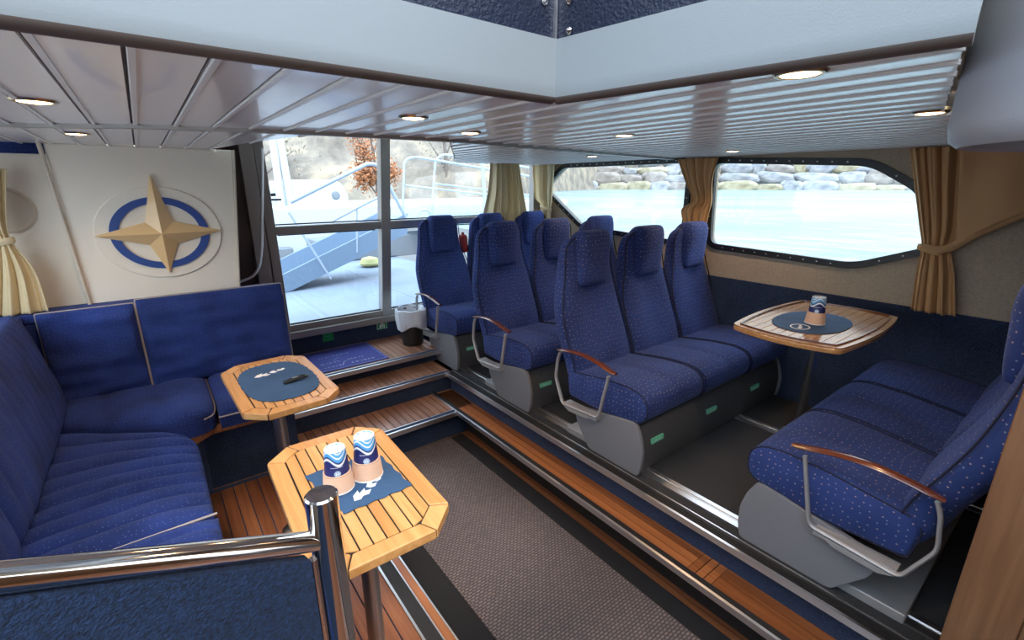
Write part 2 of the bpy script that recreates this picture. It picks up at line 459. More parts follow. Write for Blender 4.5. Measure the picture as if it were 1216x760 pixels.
# left low platform + bottom tread
g = Geo()
g.box((-.9, -1.2, ZF - .08), (.57, 2.75, ZS - .006), 2); g.box((.45, 2.46, ZF - .08), (1.60, 2.75, ZS - .006), 2)
planks(g, -.10, .48, -1.2, 2.40, ZS, .052, .005)
planks(g, .02, 1.545, 2.44, 2.74, ZS, .046, .005, mi=1)
struct('floor_step', g, ['teak_floor', 'teak_tread', 'navy_carpet'], 'low teak platform beside the sofa and the bottom tread of the steps')
g = Geo()
g.box((.478, -1.2, ZS - .004), (.486, 2.42, ZS + .006), 0)
g.box((.486, -1.2, ZS - .004), (.532, 2.42, ZS + .002), 1)
g.box((.532, -1.2, ZS - .004), (.537, 2.42, ZS + .005), 0)
g.box((.537, -1.2, ZS - .004), (.565, 2.42, ZS + .003), 2)
g.box((.565, -1.2, ZS - .02), (.571, 2.42, ZS + .005), 0)
struct('trim_1', g, ['aluminium', 'black_rubber', 'teak_step'], 'metal and rubber nosing along the sofa platform')
# right low step
g = Geo(); g.box((1.50, -1.2, ZF - .08), (1.60, 2.47, ZS - .03), 1); g.box((1.41, -1.2, ZS - .03), (1.60, 2.72, ZS - .006), 1)
planks(g, 1.432, 1.556, .74, 2.72, ZS, .042, .004)
planks(g, 1.432, 1.556, .64, .74, ZS, .034, .004, along='x')
planks(g, 1.432, 1.556, -1.2, .64, ZS, .062, .004)
struct('floor_tread', g, ['teak_step', 'black_rubber'], 'long narrow teak step between the aisle and the seat platform')
g = Geo()
g.prismy([(1.392, ZS - .022), (1.402, ZS - .022), (1.404, ZS + .004), (1.392, ZS + .004)], -1.2, 2.77, 0)
g.box((1.404, -1.2, ZS - .012), (1.430, 2.77, ZS + .003), 1)
for x in (1.411, 1.420): g.box((x, -1.2, ZS), (x + .003, 2.77, ZS + .005), 1)
struct('trim_2', g, ['aluminium', 'black_rubber'], 'metal edged rubber nosing of the long low step')
# seat platform
g = Geo(); g.box((1.56, -1.2, ZF - .08), (XW + .1, YW + .05, ZP), 0)
struct('floor_platform', g, ['floor_carpet'], 'dark carpeted platform under the passenger seats')
g = Geo(); g.box((1.552, -1.2, ZS - .02), (1.562, 2.74, ZP - .02), 0)
struct('trim_3', g, ['navy_carpet'], 'blue carpeted riser below the seat platform')
g = Geo()
g.box((1.510, -1.2, ZP - .02), (1.522, 2.75, ZP + .006), 0)
g.box((1.522, -1.2, ZP - .02), (1.575, 2.75, ZP + .001), 1)
for x in (1.532, 1.544, 1.556): g.box((x, -1.2, ZP), (x + .004, 2.75, ZP + .004), 1)
g.box((1.575, -1.2, ZP - .001), (1.580, 2.75, ZP + .004), 0)
struct('trim_4', g, ['aluminium', 'black_rubber'], 'ridged metal nosing along the edge of the seat platform')
for i, (xa, nm) in enumerate(((1.632, 'trim_5'), (2.50, 'trim_6'))):
    g = Geo(); g.box((xa, -.6, ZP), (xa + .028, 3.3, ZP + .006), 0); g.box((xa + .028, -.6, ZP), (xa + .046, 3.3, ZP + .002), 1); g.box((xa + .046, -.6, ZP), (xa + .066, 3.3, ZP + .006), 0)
    struct(nm, g, ['aluminium', 'steel_pole'], 'metal seat track let into the platform carpet')
# middle tread and landing
g = Geo(); g.box((.30, 2.75, ZF - .08), (1.60, 3.05, ZP - .006), 1); planks(g, .42, 1.60, 2.775, 3.02, ZP, .046, .005)
struct('floor_middle', g, ['teak_tread', 'navy_carpet'], 'middle teak tread of the three front steps')
g = Geo(); g.box((.30, 3.02, ZF - .08), (1.62, YW + .02, ZL - .006), 1); planks(g, .42, 1.62, 2.985, YW, ZL, .046, .005)
struct('floor_landing', g, ['teak_tread', 'navy_carpet'], 'teak landing below the front window')
def nosing(name, x0, x1, y, z, label):
    g = Geo(); g.box((x0, y - .012, z - .026), (x1, y, z + .004), 0); g.box((x0, y, z - .004), (x1, y + .030, z + .002), 1); g.box((x0, y + .030, z - .004), (x1, y + .036, z + .004), 0)
    struct(name, g, ['aluminium', 'navy_carpet'], label)
nosing('trim_7', .50, 1.40, 2.405, ZS, 'metal nosing of the bottom tread')
nosing('trim_8', .42, 1.545, 2.742, ZP, 'metal nosing of the middle tread')
nosing('trim_9', .42, 1.60, 2.955, ZL, 'metal nosing of the landing')

# right side wall with two windows
def side(p, t): return (t, p[0], p[1])
win1 = [(3.40, -.03), (3.15, .160), (1.90, .160), (1.90, -.405), (2.90, -.352)]
win2 = [(1.73, .152), (.86, .108), (.63, -.03), (.535, -.30), (.85, -.425), (1.70, -.395)]
w1r, w2r = rounded(win1, .07), rounded(win2, .07)
g = Geo()
holed(g, [(-1.2, -.60), (YW + .1, -.60), (YW + .1, CH + .06), (-1.2, CH + .06)], [w1r, w2r], side, XW, XW + .06)
wr = struct('wall_right', g, ['beige_carpet'], 'beige carpeted side wall with two long windows')
g = Geo(); g.box((XW - .012, -1.2, ZP), (XW + .06, YW + .1, -.60))
struct('wall_right_lower', g, ['navy_carpet'], 'dark navy carpet on the lower side wall')
def inset(poly, d):
    c = Vector((sum(p[0] for p in poly) / len(poly), sum(p[1] for p in poly) / len(poly))); out = []
    k = len(poly)
    for i in range(k):
        a = Vector(poly[i - 1]); b = Vector(poly[(i + 1) % k]); t = (b - a)
        if t.length < 1e-9: out.append(tuple(poly[i])); continue
        n = Vector((-t.y, t.x)).normalized(); p = Vector(poly[i])
        if n.dot(c - p) < 0: n = -n
        out.append(tuple(p + n * d))
    return out
for nm, w, lab in (('window_1', w1r, 'long side window behind the rear seat rows'), ('window_2', w2r, 'long side window beside the right-hand table')):
    fr = Geo(); holed(fr, inset(w, -.022), [inset(w, .016)], side, XW - .018, XW + .012)
    f = struct(nm, fr, ['black_plastic'], lab, bevel=.004)
    gl = Geo(); gl.prismx(inset(w, .012), XW + .002, XW + .006); go = struct('pane', gl, ['window_glass'], '', parent=f, smooth=0)
    bolts = Geo(); L = inset(w, -.003)
    per = 0; last = None; pts = []
    for p in L + [L[0]]:
        p = Vector(p)
        if last is not None:
            d = (p - last).length; k = max(1, int(d / .07)) if d > .05 else 0
            for q in range(k): pts.append(last.lerp(p, (q + .5) / k))
        last = p
    for p in pts: bolts.lathe([(.0045, 0), (.004, .004), (.001, .005)], (XW - .018, p.x, p.y), n=8, M=Matrix.Rotation(-PI / 2, 3, 'Y'))
    struct('bolts', bolts, ['steel_pole'], '', parent=f)
    for c in (go, ):
        c.parent = f
for o in list(bpy.data.objects):
    if o.parent and o.parent.name.startswith('window_'): o.location = (0, 0, 0)

# front lower wall, frame and panes
g = Geo(); g.box((.28, YW, ZP - .3), (XW + .06, YW + .08, -1.05)); g.box((.28, YW - .004, ZL), (XW, YW, -1.05))
struct('wall_front', g, ['navy_carpet'], 'navy carpeted wall below the front window')
FX0, FX1, FX2 = .655, 1.44, XW
g = Geo()
zt = .48
def bar(g, a, b, w, d, mi=0):
    a = Vector(a); b = Vector(b); t = (b - a).normalized(); n = t.cross(Vector((0, 1, 0))).normalized()
    q = [a - n * w / 2, a + n * w / 2, b + n * w / 2, b - n * w / 2]
    g.add([p + Vector((0, -d, 0)) for p in q] + [p + Vector((0, .04, 0)) for p in q], [(0, 3, 2, 1), (4, 5, 6, 7), (0, 1, 5, 4), (1, 2, 6, 5), (2, 3, 7, 6), (3, 0, 4, 7)], mi)
bar(g, (.28, YW, -1.035), (XW, YW, -1.035), .05, .06); bar(g, (.28, YW, -.990), (XW, YW, -.990), .05, .025)
bar(g, (.64, YW, -.298), (XW, YW, -.288), .055, .03)
bar(g, (.652, YW, -1.02), (.640, YW, zt), .06, .035)
bar(g, (1.402, YW, -1.02), (1.505, YW, zt), .075, .04)
bar(g, (2.98, YW, -1.02), (2.98, YW, zt), .08, .03)
wf = struct('window_3', g, ['frame_alu'], 'large front window with metal frame above the landing', bevel=.004)
pan = Geo()
for a, b in ((.655, 1.44), (1.46, 2.97)):
    pan.box((a, YW + .01, -.99), (b, YW + .016, -.30)); pan.box((a, YW + .01, -.28), (b, YW + .016, zt))
struct('pane', pan, ['window_glass'], '', parent=wf, smooth=0)
# dark rubber line round the panes
sl = Geo()
for a, b, z0_, z1_ in ((.690, 1.375, -.965, -.325), (.678, 1.43, -.262, zt), (1.455, 2.94, -.965, -.325), (1.50, 2.94, -.262, zt)):
    for q in (((a, YW - .004, z0_), (b, YW + .012, z0_ + .008)), ((a, YW - .004, z1_ - .008), (b, YW + .012, z1_))): sl.box(*q)
struct('seal', sl, ['black_rubber'], '', parent=wf)

# dark pillar recess between emblem panel and window
g = Geo(); g.box((.28, YW - .02, ZL), (.625, YW + .06, .5), 0)
g.box((.28, 3.02, ZL), (.34, YW, .5), 0)
g.box((.52, YW - .10, -.99), (.60, YW - .02, CH + .1), 1)
struct('wall_pillar', g, ['trim_brown', 'frame_alu'], 'dark corner pillar between the emblem panel and the front window')
# emblem panel and the plain panel left of it
g = Geo(); g.prismy([(-.292 - .012, CH), (.425, CH), (.345, -.60), (-.276 - .012, -.60)], 3.0, 3.06)
struct('wall_front_left', g, ['cream_vinyl'], 'cream vinyl panel carrying the compass star', bevel=.004)
g = Geo(); g.box((-1.2, 3.04, -.62), (-.26, 3.10, CH)); g.box((-1.2, 3.03, .135), (-.31, 3.05, CH), 1)
struct('wall_front_port', g, ['cream_vinyl', 'sofa_cloth'], 'plain cream panel beside the curtain')
g = Geo(); g.tube([(-.318, 2.99, CH), (-.288, 2.99, -.56)], .0085, 10); g.tube([(.432, 2.995, CH), (.352, 2.995, -.56)], .006, 10)
struct('trim_10', g, ['cream_disc'], 'pale edge beads either side of the emblem panel')
g = Geo()
holed(g, [(-1.2, -1.62), (YW, -1.62), (YW, CH + .06), (-1.2, CH + .06)], [[(-.9, -.47), (2.75, -.47), (2.75, .12), (-.9, .12)]], side, -.86, -.80)
struct('wall_left', g, ['beige_carpet'], 'port side wall behind the corner sofa')
g = Geo(); g.box((-.835, -.9, -.47), (-.83, 2.75, .12))
wl = struct('window_4', g, ['window_glass'], 'port side window', smooth=0)

# ceiling boards (run fore and aft), hatch opening and raised well in front of the window
def lin(x, pts):
    if x <= pts[0][0]: return pts[0][1]
    for (a, b), (c, d) in zip(pts, pts[1:]):
        if x <= c: return b + (d - b) * (x - a) / (c - a)
    return pts[-1][1]
YE = [(.34, 3.055), (.345, 2.75), (.56, 1.85), (1.049, 1.775), (1.05, 1.775), (1.60, 2.66), (2.12, YW + .02), (3.2, YW + .02)]
g = Geo()
X = -.885
while X < XW + .05:
    pass
    def seg(xa, xb, ya0, ya1, z0, z1, mi):
        g.prismz([(xa, ya0), (xb, ya1), (xb, lin(xb, YE)), (xa, lin(xa, YE))], z0, z1, mi)
    for (u, w) in ([(X, X + .1)] if not (X < .735 < X + .1) else [(X, .735), (.735, X + .1)]):
        if u < .73 and w <= .74 and u > -.65: y0 = y1 = .80
        elif u < 1.62 and u > 0: y0, y1 = [max(.168 + max(0, q - .84) * .215, .80 - (q - .73) / .17) for q in (u, w)]
        else: y0 = y1 = -1.2
        a_, b_ = u + (.003 if u == X else 0), w - (.003 if w == X + .1 else 0)
        seg(a_, b_, y0, y1, CH, CH + .008, 0)
        seg(u, w, y0, y1, CH + .009, CH + .05, 1)
        if u == X: seg(a_ + .001, a_ + .010, y0, y0, CH - .004, CH + .004, 2)
    X += .1
plain('ceiling_bead', (.78, .75, .72), .35)
ceil = struct('ceiling', g, ['ceiling_board', 'ceiling_joint', 'ceiling_bead'], 'glossy white board ceiling with narrow joints', bevel=0, smooth=30)
g = Geo()
path = [(-.85, 2.16), (-.235, 2.10), (.0, 1.94), (.31, 1.85), (.56, 1.80), (1.05, 1.745), (1.8, 1.86), (2.9, 2.02), (3.0, 2.03)]
for (x0, y0), (x1, y1) in zip(path, path[1:]):
    g.prismz([(x0, y0 - .014), (x1, y1 - .014), (x1, y1 + .014), (x0, y0 + .014)], CH - .012, CH + .002, 0)
    g.prismz([(x0, y0 + .014), (x1, y1 + .014), (x1, y1 + .022), (x0, y0 + .022)], CH - .006, CH + .002, 1)
struct('trim_11', g, ['frame_alu', 'ceiling_joint'], 'batten across the ceiling boards')
g = Geo()   # sides and top of the raised well
g.prismz([(.30, 1.76), (2.25, 1.76), (2.25, 3.6), (.30, 3.6)], .50, .54)
for a, b in (((.345, 2.95), (.345, 2.75)), ((.345, 2.75), (.56, 1.85)), ((.56, 1.85), (1.05, 1.775)), ((1.05, 1.775), (1.60, 2.66)), ((1.60, 2.66), (2.12, YW + .02))):
    d = (Vector(b) - Vector(a)).normalized(); n = Vector((-d.y, d.x)) * .008
    g.prismz([(a[0] - n.x, a[1] - n.y), (b[0] - n.x, b[1] - n.y), (b[0] + n.x, b[1] + n.y), (a[0] + n.x, a[1] + n.y)], CH + .002, .51)
g.box((.80, -1.25, .62), (1.66, .40, .66)); g.box((1.60, -1.25, CH + .04), (1.64, .37, .66)); g.prismz([(.90, .20), (1.64, .36), (1.64, .40), (.90, .24)], CH + .05, .66)  # unseen roof and walls added over the drum to keep out sky glare
struct('ceiling_well', g, ['cream_vinyl'], 'raised ceiling well in front of the big window, plus an unseen glare-blocking roof added over the drum')

# hatch coaming over the aisle
def coaming(name, p0, p1, lab):
    p0, p1 = Vector(p0), Vector(p1); d = (p1 - p0).normalized(); n = Vector((d.y, -d.x))
    if n.dot(Vector((.2, .2)) - p0) < 0: n = -n          # towards the inside of the hatch
    prof = []
    for k in range(7):                        # rounded lower lip
        a = PI * k / 6
        prof.append((-.014 + .016 * math.cos(a), .176 - .012 * math.sin(a)))
    prof = [(.004, .283), (.002, .20)] + prof + [(-.030, .283)]
    g = Geo(); vs = []
    for e in (p0, p1): vs += [(e.x + n.x * q[0], e.y + n.y * q[0], q[1]) for q in prof]
    m = len(prof)
    fs = [tuple(range(m)), tuple(range(m, 2 * m))] + [(i, (i + 1) % m, m + (i + 1) % m, m + i) for i in range(m)]
    g.add(vs, fs)
    for i in range(2, 2 + m):
        if 2 <= i - 2 < 9: g.m[i] = 1
    return struct(name, g, ['grey_vinyl', 'trim_brown'], lab)
coaming('trim_12', (-.70, .786), (.722, .786), 'pale padded rim of the roof hatch facing aft')
coaming('trim_13', (.722, .790), (.829, .160), 'pale padded rim of the roof hatch on the seat side')
coaming('trim_14', (-.68, -.70), (-.68, .79), 'pale padded rim of the roof hatch on the sofa side')
g = Geo(); g.box((-.72, .79, .283), (.722, .83, .76)); g.prismz([(.722, .83), (.722, .79), (.829, .16), (.869, .16), (.762, .83)], .283, .76); g.box((-.72, -.70, .283), (-.68, .83, .76)); g.box((.83, -.74, .66), (.87, .17, .76)); g.box((-.72, -.74, .19), (.87, -.70, .76))
struct('wall_hatch', g, ['hatch_vinyl'], 'dark blue leather-look lining above the hatch rim')
g = Geo(); g.box((.7155, .7835, .283), (.7215, .7895, .76)); struct('trim_15', g, ['aluminium'], 'thin metal strip in the hatch corner')
stud = None
for i, (p, nrm) in enumerate((((.7268, .755, .293), 'x'), ((.7268, .757, .345), 'x'), ((.690, .789, .345), 'y'))):
    g = Geo(); M = Matrix.Rotation(-PI / 2, 3, 'Y') if nrm == 'x' else Matrix.Rotation(PI / 2, 3, 'X')
    g.lathe([(.0075, 0), (.0075, .002), (.006, .004), (.0045, .0042), (.003, .0075), (.0005, .008)], p, n=16, M=M)
    single('press_stud', ['lower metal press stud beside the corner strip of the roof hatch', 'upper metal press stud on the seat side of the hatch corner', 'metal press stud on the sofa side of the hatch corner'][i], 'stud', g, 'chrome', p, group='press studs on the hatch lining')

# drum shaped headlining above the wooden post, and the post
g = Geo(); cx_, cy_, R_ = 1.27, -.02, .266
g.lathe([(R_, .61), (R_ * .995, .30), (R_, .100), (R_ - .006, .075), (R_ - .02, .064), (R_ - .035, .068), (R_ - .045, .085), (.01, .088)], (cx_, cy_, 0), n=72)
plain('drum_vinyl', (.44, .46, .51), .5, bump=.15, bscale=350)
struct('ceiling_drum', g, ['drum_vinyl'], 'pale rounded headlining hanging beside the doorway')
g = Geo()
g.box((1.25, -.055, ZF), (1.40, .046, .062)); g.box((1.262, -.085, ZF), (1.40, -.055, .062)); g.box((1.25, -.40, ZF), (1.40, -.085, .062))
struct('door_1', g, ['post_wood'], 'wooden door post close to the camera', bevel=.004)

g = Geo(); g.box((1.40, -.46, ZF), (XW + .06, -.40, CH + .05))
struct('wall_back', g, ['post_wood'], 'unseen wooden bulkhead added behind the forward-facing seats to block daylight')  # out of view, added to keep daylight from aft off these seats
g = Geo(); g.box((-.86, -1.26, ZF), (.20, -1.20, .66)); g.box((.95, -1.26, ZF), (1.40, -1.20, .66)); g.box((.20, -1.26, .25), (.95, -1.20, .66))
struct('wall_aft', g, ['post_wood'], 'unseen wooden bulkhead added behind the viewer to block daylight')  # unseen wall added to shut out the open sky at the back
g = Geo(); g.box((.20, -1.25, ZF), (.95, -1.21, .25)); g.lathe([(.012, 0), (.012, .04), (.022, .045), (.022, .06), (.002, .064)], (.88, -1.21, -.62), n=16, M=Matrix.Rotation(-PI / 2, 3, 'X'))
struct('door_2', g, ['post_wood'], 'unseen closed door slab added behind the viewer to block daylight')  # slab added to fill the unseen doorway and stop its daylight
# ================================================================ DOWNLIGHTS
LAMPS = [(.906, .385, 'round downlight nearest the drum and the hatch rim'), (1.648, .368, 'round downlight above the forward-facing seats by the drum'),
         (1.468, 1.214, 'round downlight above the front three-seat row'), (2.621, 1.403, 'round downlight above the gap between the side windows'),
         (2.343, 2.188, 'small round downlight beyond the batten above the rear seats'), (.963, 1.49, 'round downlight right of the front window post'),
         (.631, 1.261, 'round downlight above the front window, left of its post'), (-.151, 1.526, 'round downlight above the sofa nearer the hatch'),
         (-.147, 2.368, 'round downlight beyond the batten above the compass panel')]
lamp0 = None
for i, (x, y, lab) in enumerate(LAMPS):
    if lamp0 is None:
        T = Thing('ceiling_downlight', lab, 'light', (x, y, CH - .012), 'recessed ceiling downlights')
        g = Geo(); g.lathe([(.030, .003), (.032, -.001), (.038, -.0005), (.042, .004), (.042, .012), (.030, .012)], (x, y, CH - .004), n=32, caps=False)
        T.add('rim', g, 'brass_rim')
        g = Geo(); g.lathe([(.0305, .0), (.029, -.003), (.018, -.005), (.004, -.0055)], (x, y, CH - .001), n=28)
        T.add('lens', g, 'lamp_glow')
        lamp0 = T.root; r = T.root
    else:
        r = copy_tree(lamp0); r.location = (x, y, CH - .012 + Z0); r['label'] = lab
    l = bpy.data.lights.new('downlight_bulb', 'SPOT'); l.energy = 4.5; l.color = (1, .66, .36); l.spot_size = 2.4; l.spot_blend = .8; l.shadow_soft_size = .02
    lo = bpy.data.objects.new('downlight_bulb', l); COL.objects.link(lo); lo.location = (x, y, CH - .03 + Z0)

# ================================================================ PASSENGER SEATS
def superring(cx, cy, z, hw, hd, n=28, ex=3.2, dish=0, tilt=0):
    R = []
    for j in range(n):
        a = 2 * PI * j / n; c, s = math.cos(a), math.sin(a)
        x = math.copysign(abs(c) ** (2 / ex), c) * hw; y = math.copysign(abs(s) ** (2 / ex), s) * hd
        if y < 0 and dish: y += dish * math.exp(-(x / (.55 * hw)) ** 2) * min(1, -y / hd)
        R.append(Vector((cx + x, cy + y, z + tilt * y)))
    return R
PITCH = .475
def interp(tab, n):
    """resample table rows with smooth interpolation"""
    out = []; K = len(tab) - 1
    for i in range(n + 1):
        t = i / n * K; k = min(int(t), K - 1); f = t - k
        p0 = tab[max(k - 1, 0)]; p1 = tab[k]; p2 = tab[k + 1]; p3 = tab[min(k + 2, K)]
        out.append(tuple(.5 * ((2 * b) + (c - a) * f + (2 * a - 5 * b + 4 * c - d) * f * f + (3 * b - a - 3 * c + d) * f ** 3) for a, b, c, d in zip(p0, p1, p2, p3)))
    return out
# z, y centre, half width, half depth
BACK = [(.25, .425, .208, .052), (.31, .455, .224, .062), (.42, .485, .234, .068), (.54, .535, .236, .070), (.64, .573, .231, .070), (.72, .594, .216, .068), (.80, .611, .194, .067), (.87, .619, .180, .063),
        (.93, .622, .175, .058), (.985, .617, .170, .050), (1.015, .607, .158, .042), (1.035, .597, .134, .026), (1.041, .590, .10, .010)]
HEAD = [(.790, .550, .086, .006), (.802, .552, .100, .022), (.85, .563, .107, .042), (.93, .578, .110, .064), (.98, .585, .111, .076), (1.02, .584, .110, .074), (1.050, .576, .104, .060), (1.068, .570, .092, .042), (1.073, .567, .078, .020)]
CUSH = [(.02, .262), (-.006, .285), (-.016, .33), (-.006, .375), (.028, .402), (.09, .414), (.22, .408), (.36, .388), (.47, .372), (.485, .34), (.47, .24), (.25, .232)]
PANEL = [(0, 0), (-.012, .06), (-.014, .13), (.004, .20), (.035, .262), (.10, .255), (.42, .20), (.40, .12), (.31, .0)]
def make_row(name, label, base, nseats=3, arm_x=-.035, rot=0, tags=True, panel_end=0):
    T = Thing(name, label, 'seat', (0, 0, 0), 'three-seat passenger rows')
    W = nseats * PITCH
    for k in range(nseats):
        x0 = k * PITCH; cx = x0 + PITCH / 2
        # cushion
        cy = sum(p[0] for p in CUSH) / len(CUSH); cz = sum(p[1] for p in CUSH) / len(CUSH)
        rp = rounded(CUSH, .02, 3); R = []
        hw = PITCH / 2 - .005
        for t in (-1, -.985, -.95, -.88, -.75, -.5, -.25, -.08, 0, .08, .25, .5, .75, .88, .95, .985, 1):
            s = {1: .90, .985: .955, .95: .985}.get(abs(t), 1.0)
            pf = .010 * (1 - t * t) - (.012 * math.exp(-(t / .06) ** 2))
            ring = []
            for (y, z) in rp:
                up = max(0, (z - cz) / .09)
                fr = 1 if y < .20 else .45
                ring.append(Vector((cx + hw * t, cy + (y - cy) * (1 - (1 - s) * .45), cz + (z - cz) * s + pf * up * (fr if abs(t) < .12 else 1) * (1 if abs(t) > .1 else 1))))
            R.append(ring)
        g = Geo().rings(R)
        sc = T.add('seat_cushion', g, 'seat_cloth', smooth=50)
        for q in (-.97, .97): T.add('piping', Geo().tube([(cx + q * hw, y, z) for y, z in rp], .0028, 6, closed=True), 'piping_navy', under=sc)
        # backrest
        rows = interp(BACK, 40)
        g = Geo().rings([superring(cx, y, z, w, d, 36, 2.7, dish=.030 * math.sin(PI * min(1, max(0, (z - .26) / .7))), tilt=0) for z, y, w, d in rows])
        b = T.add('backrest', g, 'seat_cloth', smooth=60)
        seam = []
        for sgn in (-1, 1):
            g2 = [(cx + sgn * w * .985, y - d * .62, z) for z, y, w, d in rows[2:-2]]
            seam.append(g2)
        T.add('piping', Geo().tube(seam[0] + seam[1][::-1], .0035, 6), 'piping_navy', under=b)
        for sgn in (-1, 1):   # stitched seams of the centre panel
            T.add('seam', Geo().tube([(cx + sgn * .115, y - d * .93 + .006 + .010 * math.sin(PI * min(1, max(0, (z - .26) / .7))), z) for z, y, w, d in rows[5:26]], .0018, 5), 'piping_navy', under=b)
        hr = interp(HEAD, 24)
        g = Geo().rings([superring(cx, y, z, w, d, 30, 3.8) for z, y, w, d in hr])
        h = T.add('headrest', g, 'seat_cloth', under=b, smooth=60)
    # base
    for xx in ((0, .022), (W - .022, W)):
        g = Geo().prismx(rounded(PANEL, .02, 3), xx[0], xx[1]); T.add('side_panel', g, 'base_grey', bevel=.004)
    g = Geo()
    for k in range(nseats):
        xa, xb = k * PITCH + (.022 if k == 0 else .002), (k + 1) * PITCH - (.022 if k == nseats - 1 else .002)
        g.prismx([(.012, .004), (.004, .06), (.003, .13), (.018, .20), (.04, .25), (.06, .25), (.045, .004)], xa, xb)
    g.box((.022, .045, .02), (W - .022, .30, .235))
    fp = T.add('front_panel', g, 'base_dark', bevel=.002)
    for k in range(nseats if tags else 0):
        xt = k * PITCH + .135
        M = Matrix.Translation((xt, .0005, .150)) @ Matrix.Rotation(PI / 2 + .0, 4, 'X')
        g = Geo().box((xt - .045, -.0015, .138), (xt + .045, .010, .162)); p = T.add('life_vest_tag', g, 'green_tag', under=fp, label='small pale green tag reading LIFEVEST')
        fb = text_geo('LIFEVEST', .019, Matrix.Translation((xt, -.002, .150)) @ Matrix.Rotation(PI / 2, 4, 'X'))
        g2 = fb; o = mesh_obj('tag_lettering', g2, 'tag_ink', T.base, fp, smooth=0)
    g = Geo().box((.03, .30, .0), (W - .03, .50, .035)); T.add('floor_plate', g, 'arm_grey', bevel=.004)
    # armrest frame + pad
    ax = arm_x
    fr = smoothpath([(ax, .50, .478), (ax, .515, .44), (ax, .528, .335), (ax, .470, .202), (ax, .225, .222), (ax, .176, .455)], .022, 4)
    g = Geo().tube(fr, .0085, 10, flat=(1.25, .75))
    sx = -1 if ax < 0 else 1
    g.box((min(ax, ax - sx * .045), .24, .195), (max(ax, ax - sx * .045), .46, .215)); 
    g.prismx([(.26, .210), (.30, .188), (.42, .180), (.46, .196)], ax - .006, ax + .006)
    a = T.add('armrest', g, 'arm_grey', smooth=50, label='grey metal armrest loop')
    P = []; rr = []
    for i in range(17):
        t = i / 16; P.append((ax, .515 + (.135 - .515) * t, .488 + .026 * math.sin(PI * min(1, t * 1.05)) - .010 * t)); rr.append({0: .008, 1: .0115, 15: .012, 16: .009}.get(i, .0128))
    g = Geo().tube(P, rr, 12, flat=(.62, 1.45)); T.add('armrest_pad', g, 'mahogany', under=a, label='varnished mahogany armrest pad')
    return T.root
ROWX = 1.595
rowA = make_row('passenger_seat_row', 'blue fleck-patterned three-seat row in front, beside the oval table', None)
rowA.location = (ROWX, 1.115, ZP + Z0)
rowB = copy_tree(rowA); rowB.location = (ROWX, 1.905, ZP + Z0); rowB['label'] = 'blue three-seat row between the row by the oval table and the last row'
rowC = copy_tree(rowA); rowC.location = (ROWX, 2.720, ZP + Z0); rowC['label'] = 'last blue three-seat row, against the front window and waste bin'
rowD = make_row('passenger_seat_row', 'shaded three-seat row turned away, beside the wooden door post', None, arm_x=3 * PITCH + .035, tags=False)
rowD.location = (ROWX + 3 * PITCH, .640, ZP + Z0); rowD.rotation_euler.z = PI
g = Geo(); c = (2.075, 3.36, -.55); g.lathe([(.012, .0), (.036, .008), (.04, .03), (.04, .12), (.03, .145), (.012, .155), (.012, .17)], c, n=20)
single('fire_extinguisher', 'small red object glimpsed between the backrests of the last row', 'extinguisher', g, 'red_plastic', c)

# ================================================================ CORNER SOFA
T = Thing('corner_sofa', 'blue quilted corner sofa with tan piping along the port side', 'sofa', (-.2, 2.0, ZS))
ZC = -1.075    # underside of cushions
def seatpad(x0, x1, y0, y1, chan_axis, nch, shape=None, name='seat_cushion', th=.105, bow=.012, pipes=()):
    if chan_axis == 'y':
        g = Geo().puff((x0, y0, ZC), (0, 1, 0), (1, 0, 0), (0, 0, 1), y1 - y0, x1 - x0, th, 132, 30, ea=14, eb=5, chan=nch, chan_amp=.030, bow=bow, shape=shape, noise_amp=.008, nsc=(7, 12, 7))
    else:
        g = Geo().puff((x0, y0, ZC), (1, 0, 0), (0, 1, 0), (0, 0, 1), x1 - x0, y1 - y0, th, 60, 28, ea=12, eb=6, chan=nch, chan_amp=.012, bow=bow, shape=shape, noise_amp=.008)
    o = T.add(name, g, 'sofa_cloth', smooth=70); GR[o.name] = g.grid
    return o
GR = {}
def pipe(o, rim, r=.0040, lo=0, up=0):
    """tan piping along the rim of a cushion: L/R/F/B = first/last row, first/last column"""
    G_ = GR[o.name]; pts = []
    for c in rim:
        q = {'L': G_[0], 'R': G_[-1], 'F': [r_[0] for r_ in G_], 'B': [r_[-1] for r_ in G_]}[c.upper()]
        q = q[::-1] if c.islower() else q
        pts += [p for p in q if not pts or (p - pts[-1]).length > .004]
    if lo: pts = pts[int(len(pts) * lo):]
    pts = [p + Vector((0, 0, up)) for p in pts]
    T.add('piping', Geo().tube(pts, r, 6), 'piping_tan', under=o)
c1 = seatpad(-.48, .018, .62, 1.555, 'y', 13)
def sh2(a, b, pa, pb):    # rounded far front corner
    k = max(0, a) ** 6 * max(0, b) ** 3
    return pa - .07 * k + .36 * ((1 - b) / 2) ** 1.3 * ((a + 1) / 2) ** 3, pb - .05 * k
c2 = seatpad(-.48, .010, 1.565, 2.225, 'y', 9, shape=sh2)
def sh3(a, b, pa, pb):    # corner piece tapers to the inside corner
    k = max(0, a) ** 3 * max(0, -b) ** 3
    return pa - .04 * k, pb + .10 * k + .36 * ((1 - a) / 2) ** 1.15 * ((1 - b) / 2)
c3 = seatpad(-.50, .105, 2.235, 2.86, 'x', 3, shape=sh3, th=.118, bow=.01)
c4 = seatpad(.110, .505, 2.325, 2.86, 'x', 0, th=.105)
pipe(c1, 'R', lo=.25, up=.018); pipe(c2, 'R', lo=.5, up=.008); pipe(c3, 'FR', lo=.62, up=.002); pipe(c4, 'lF', lo=.3)
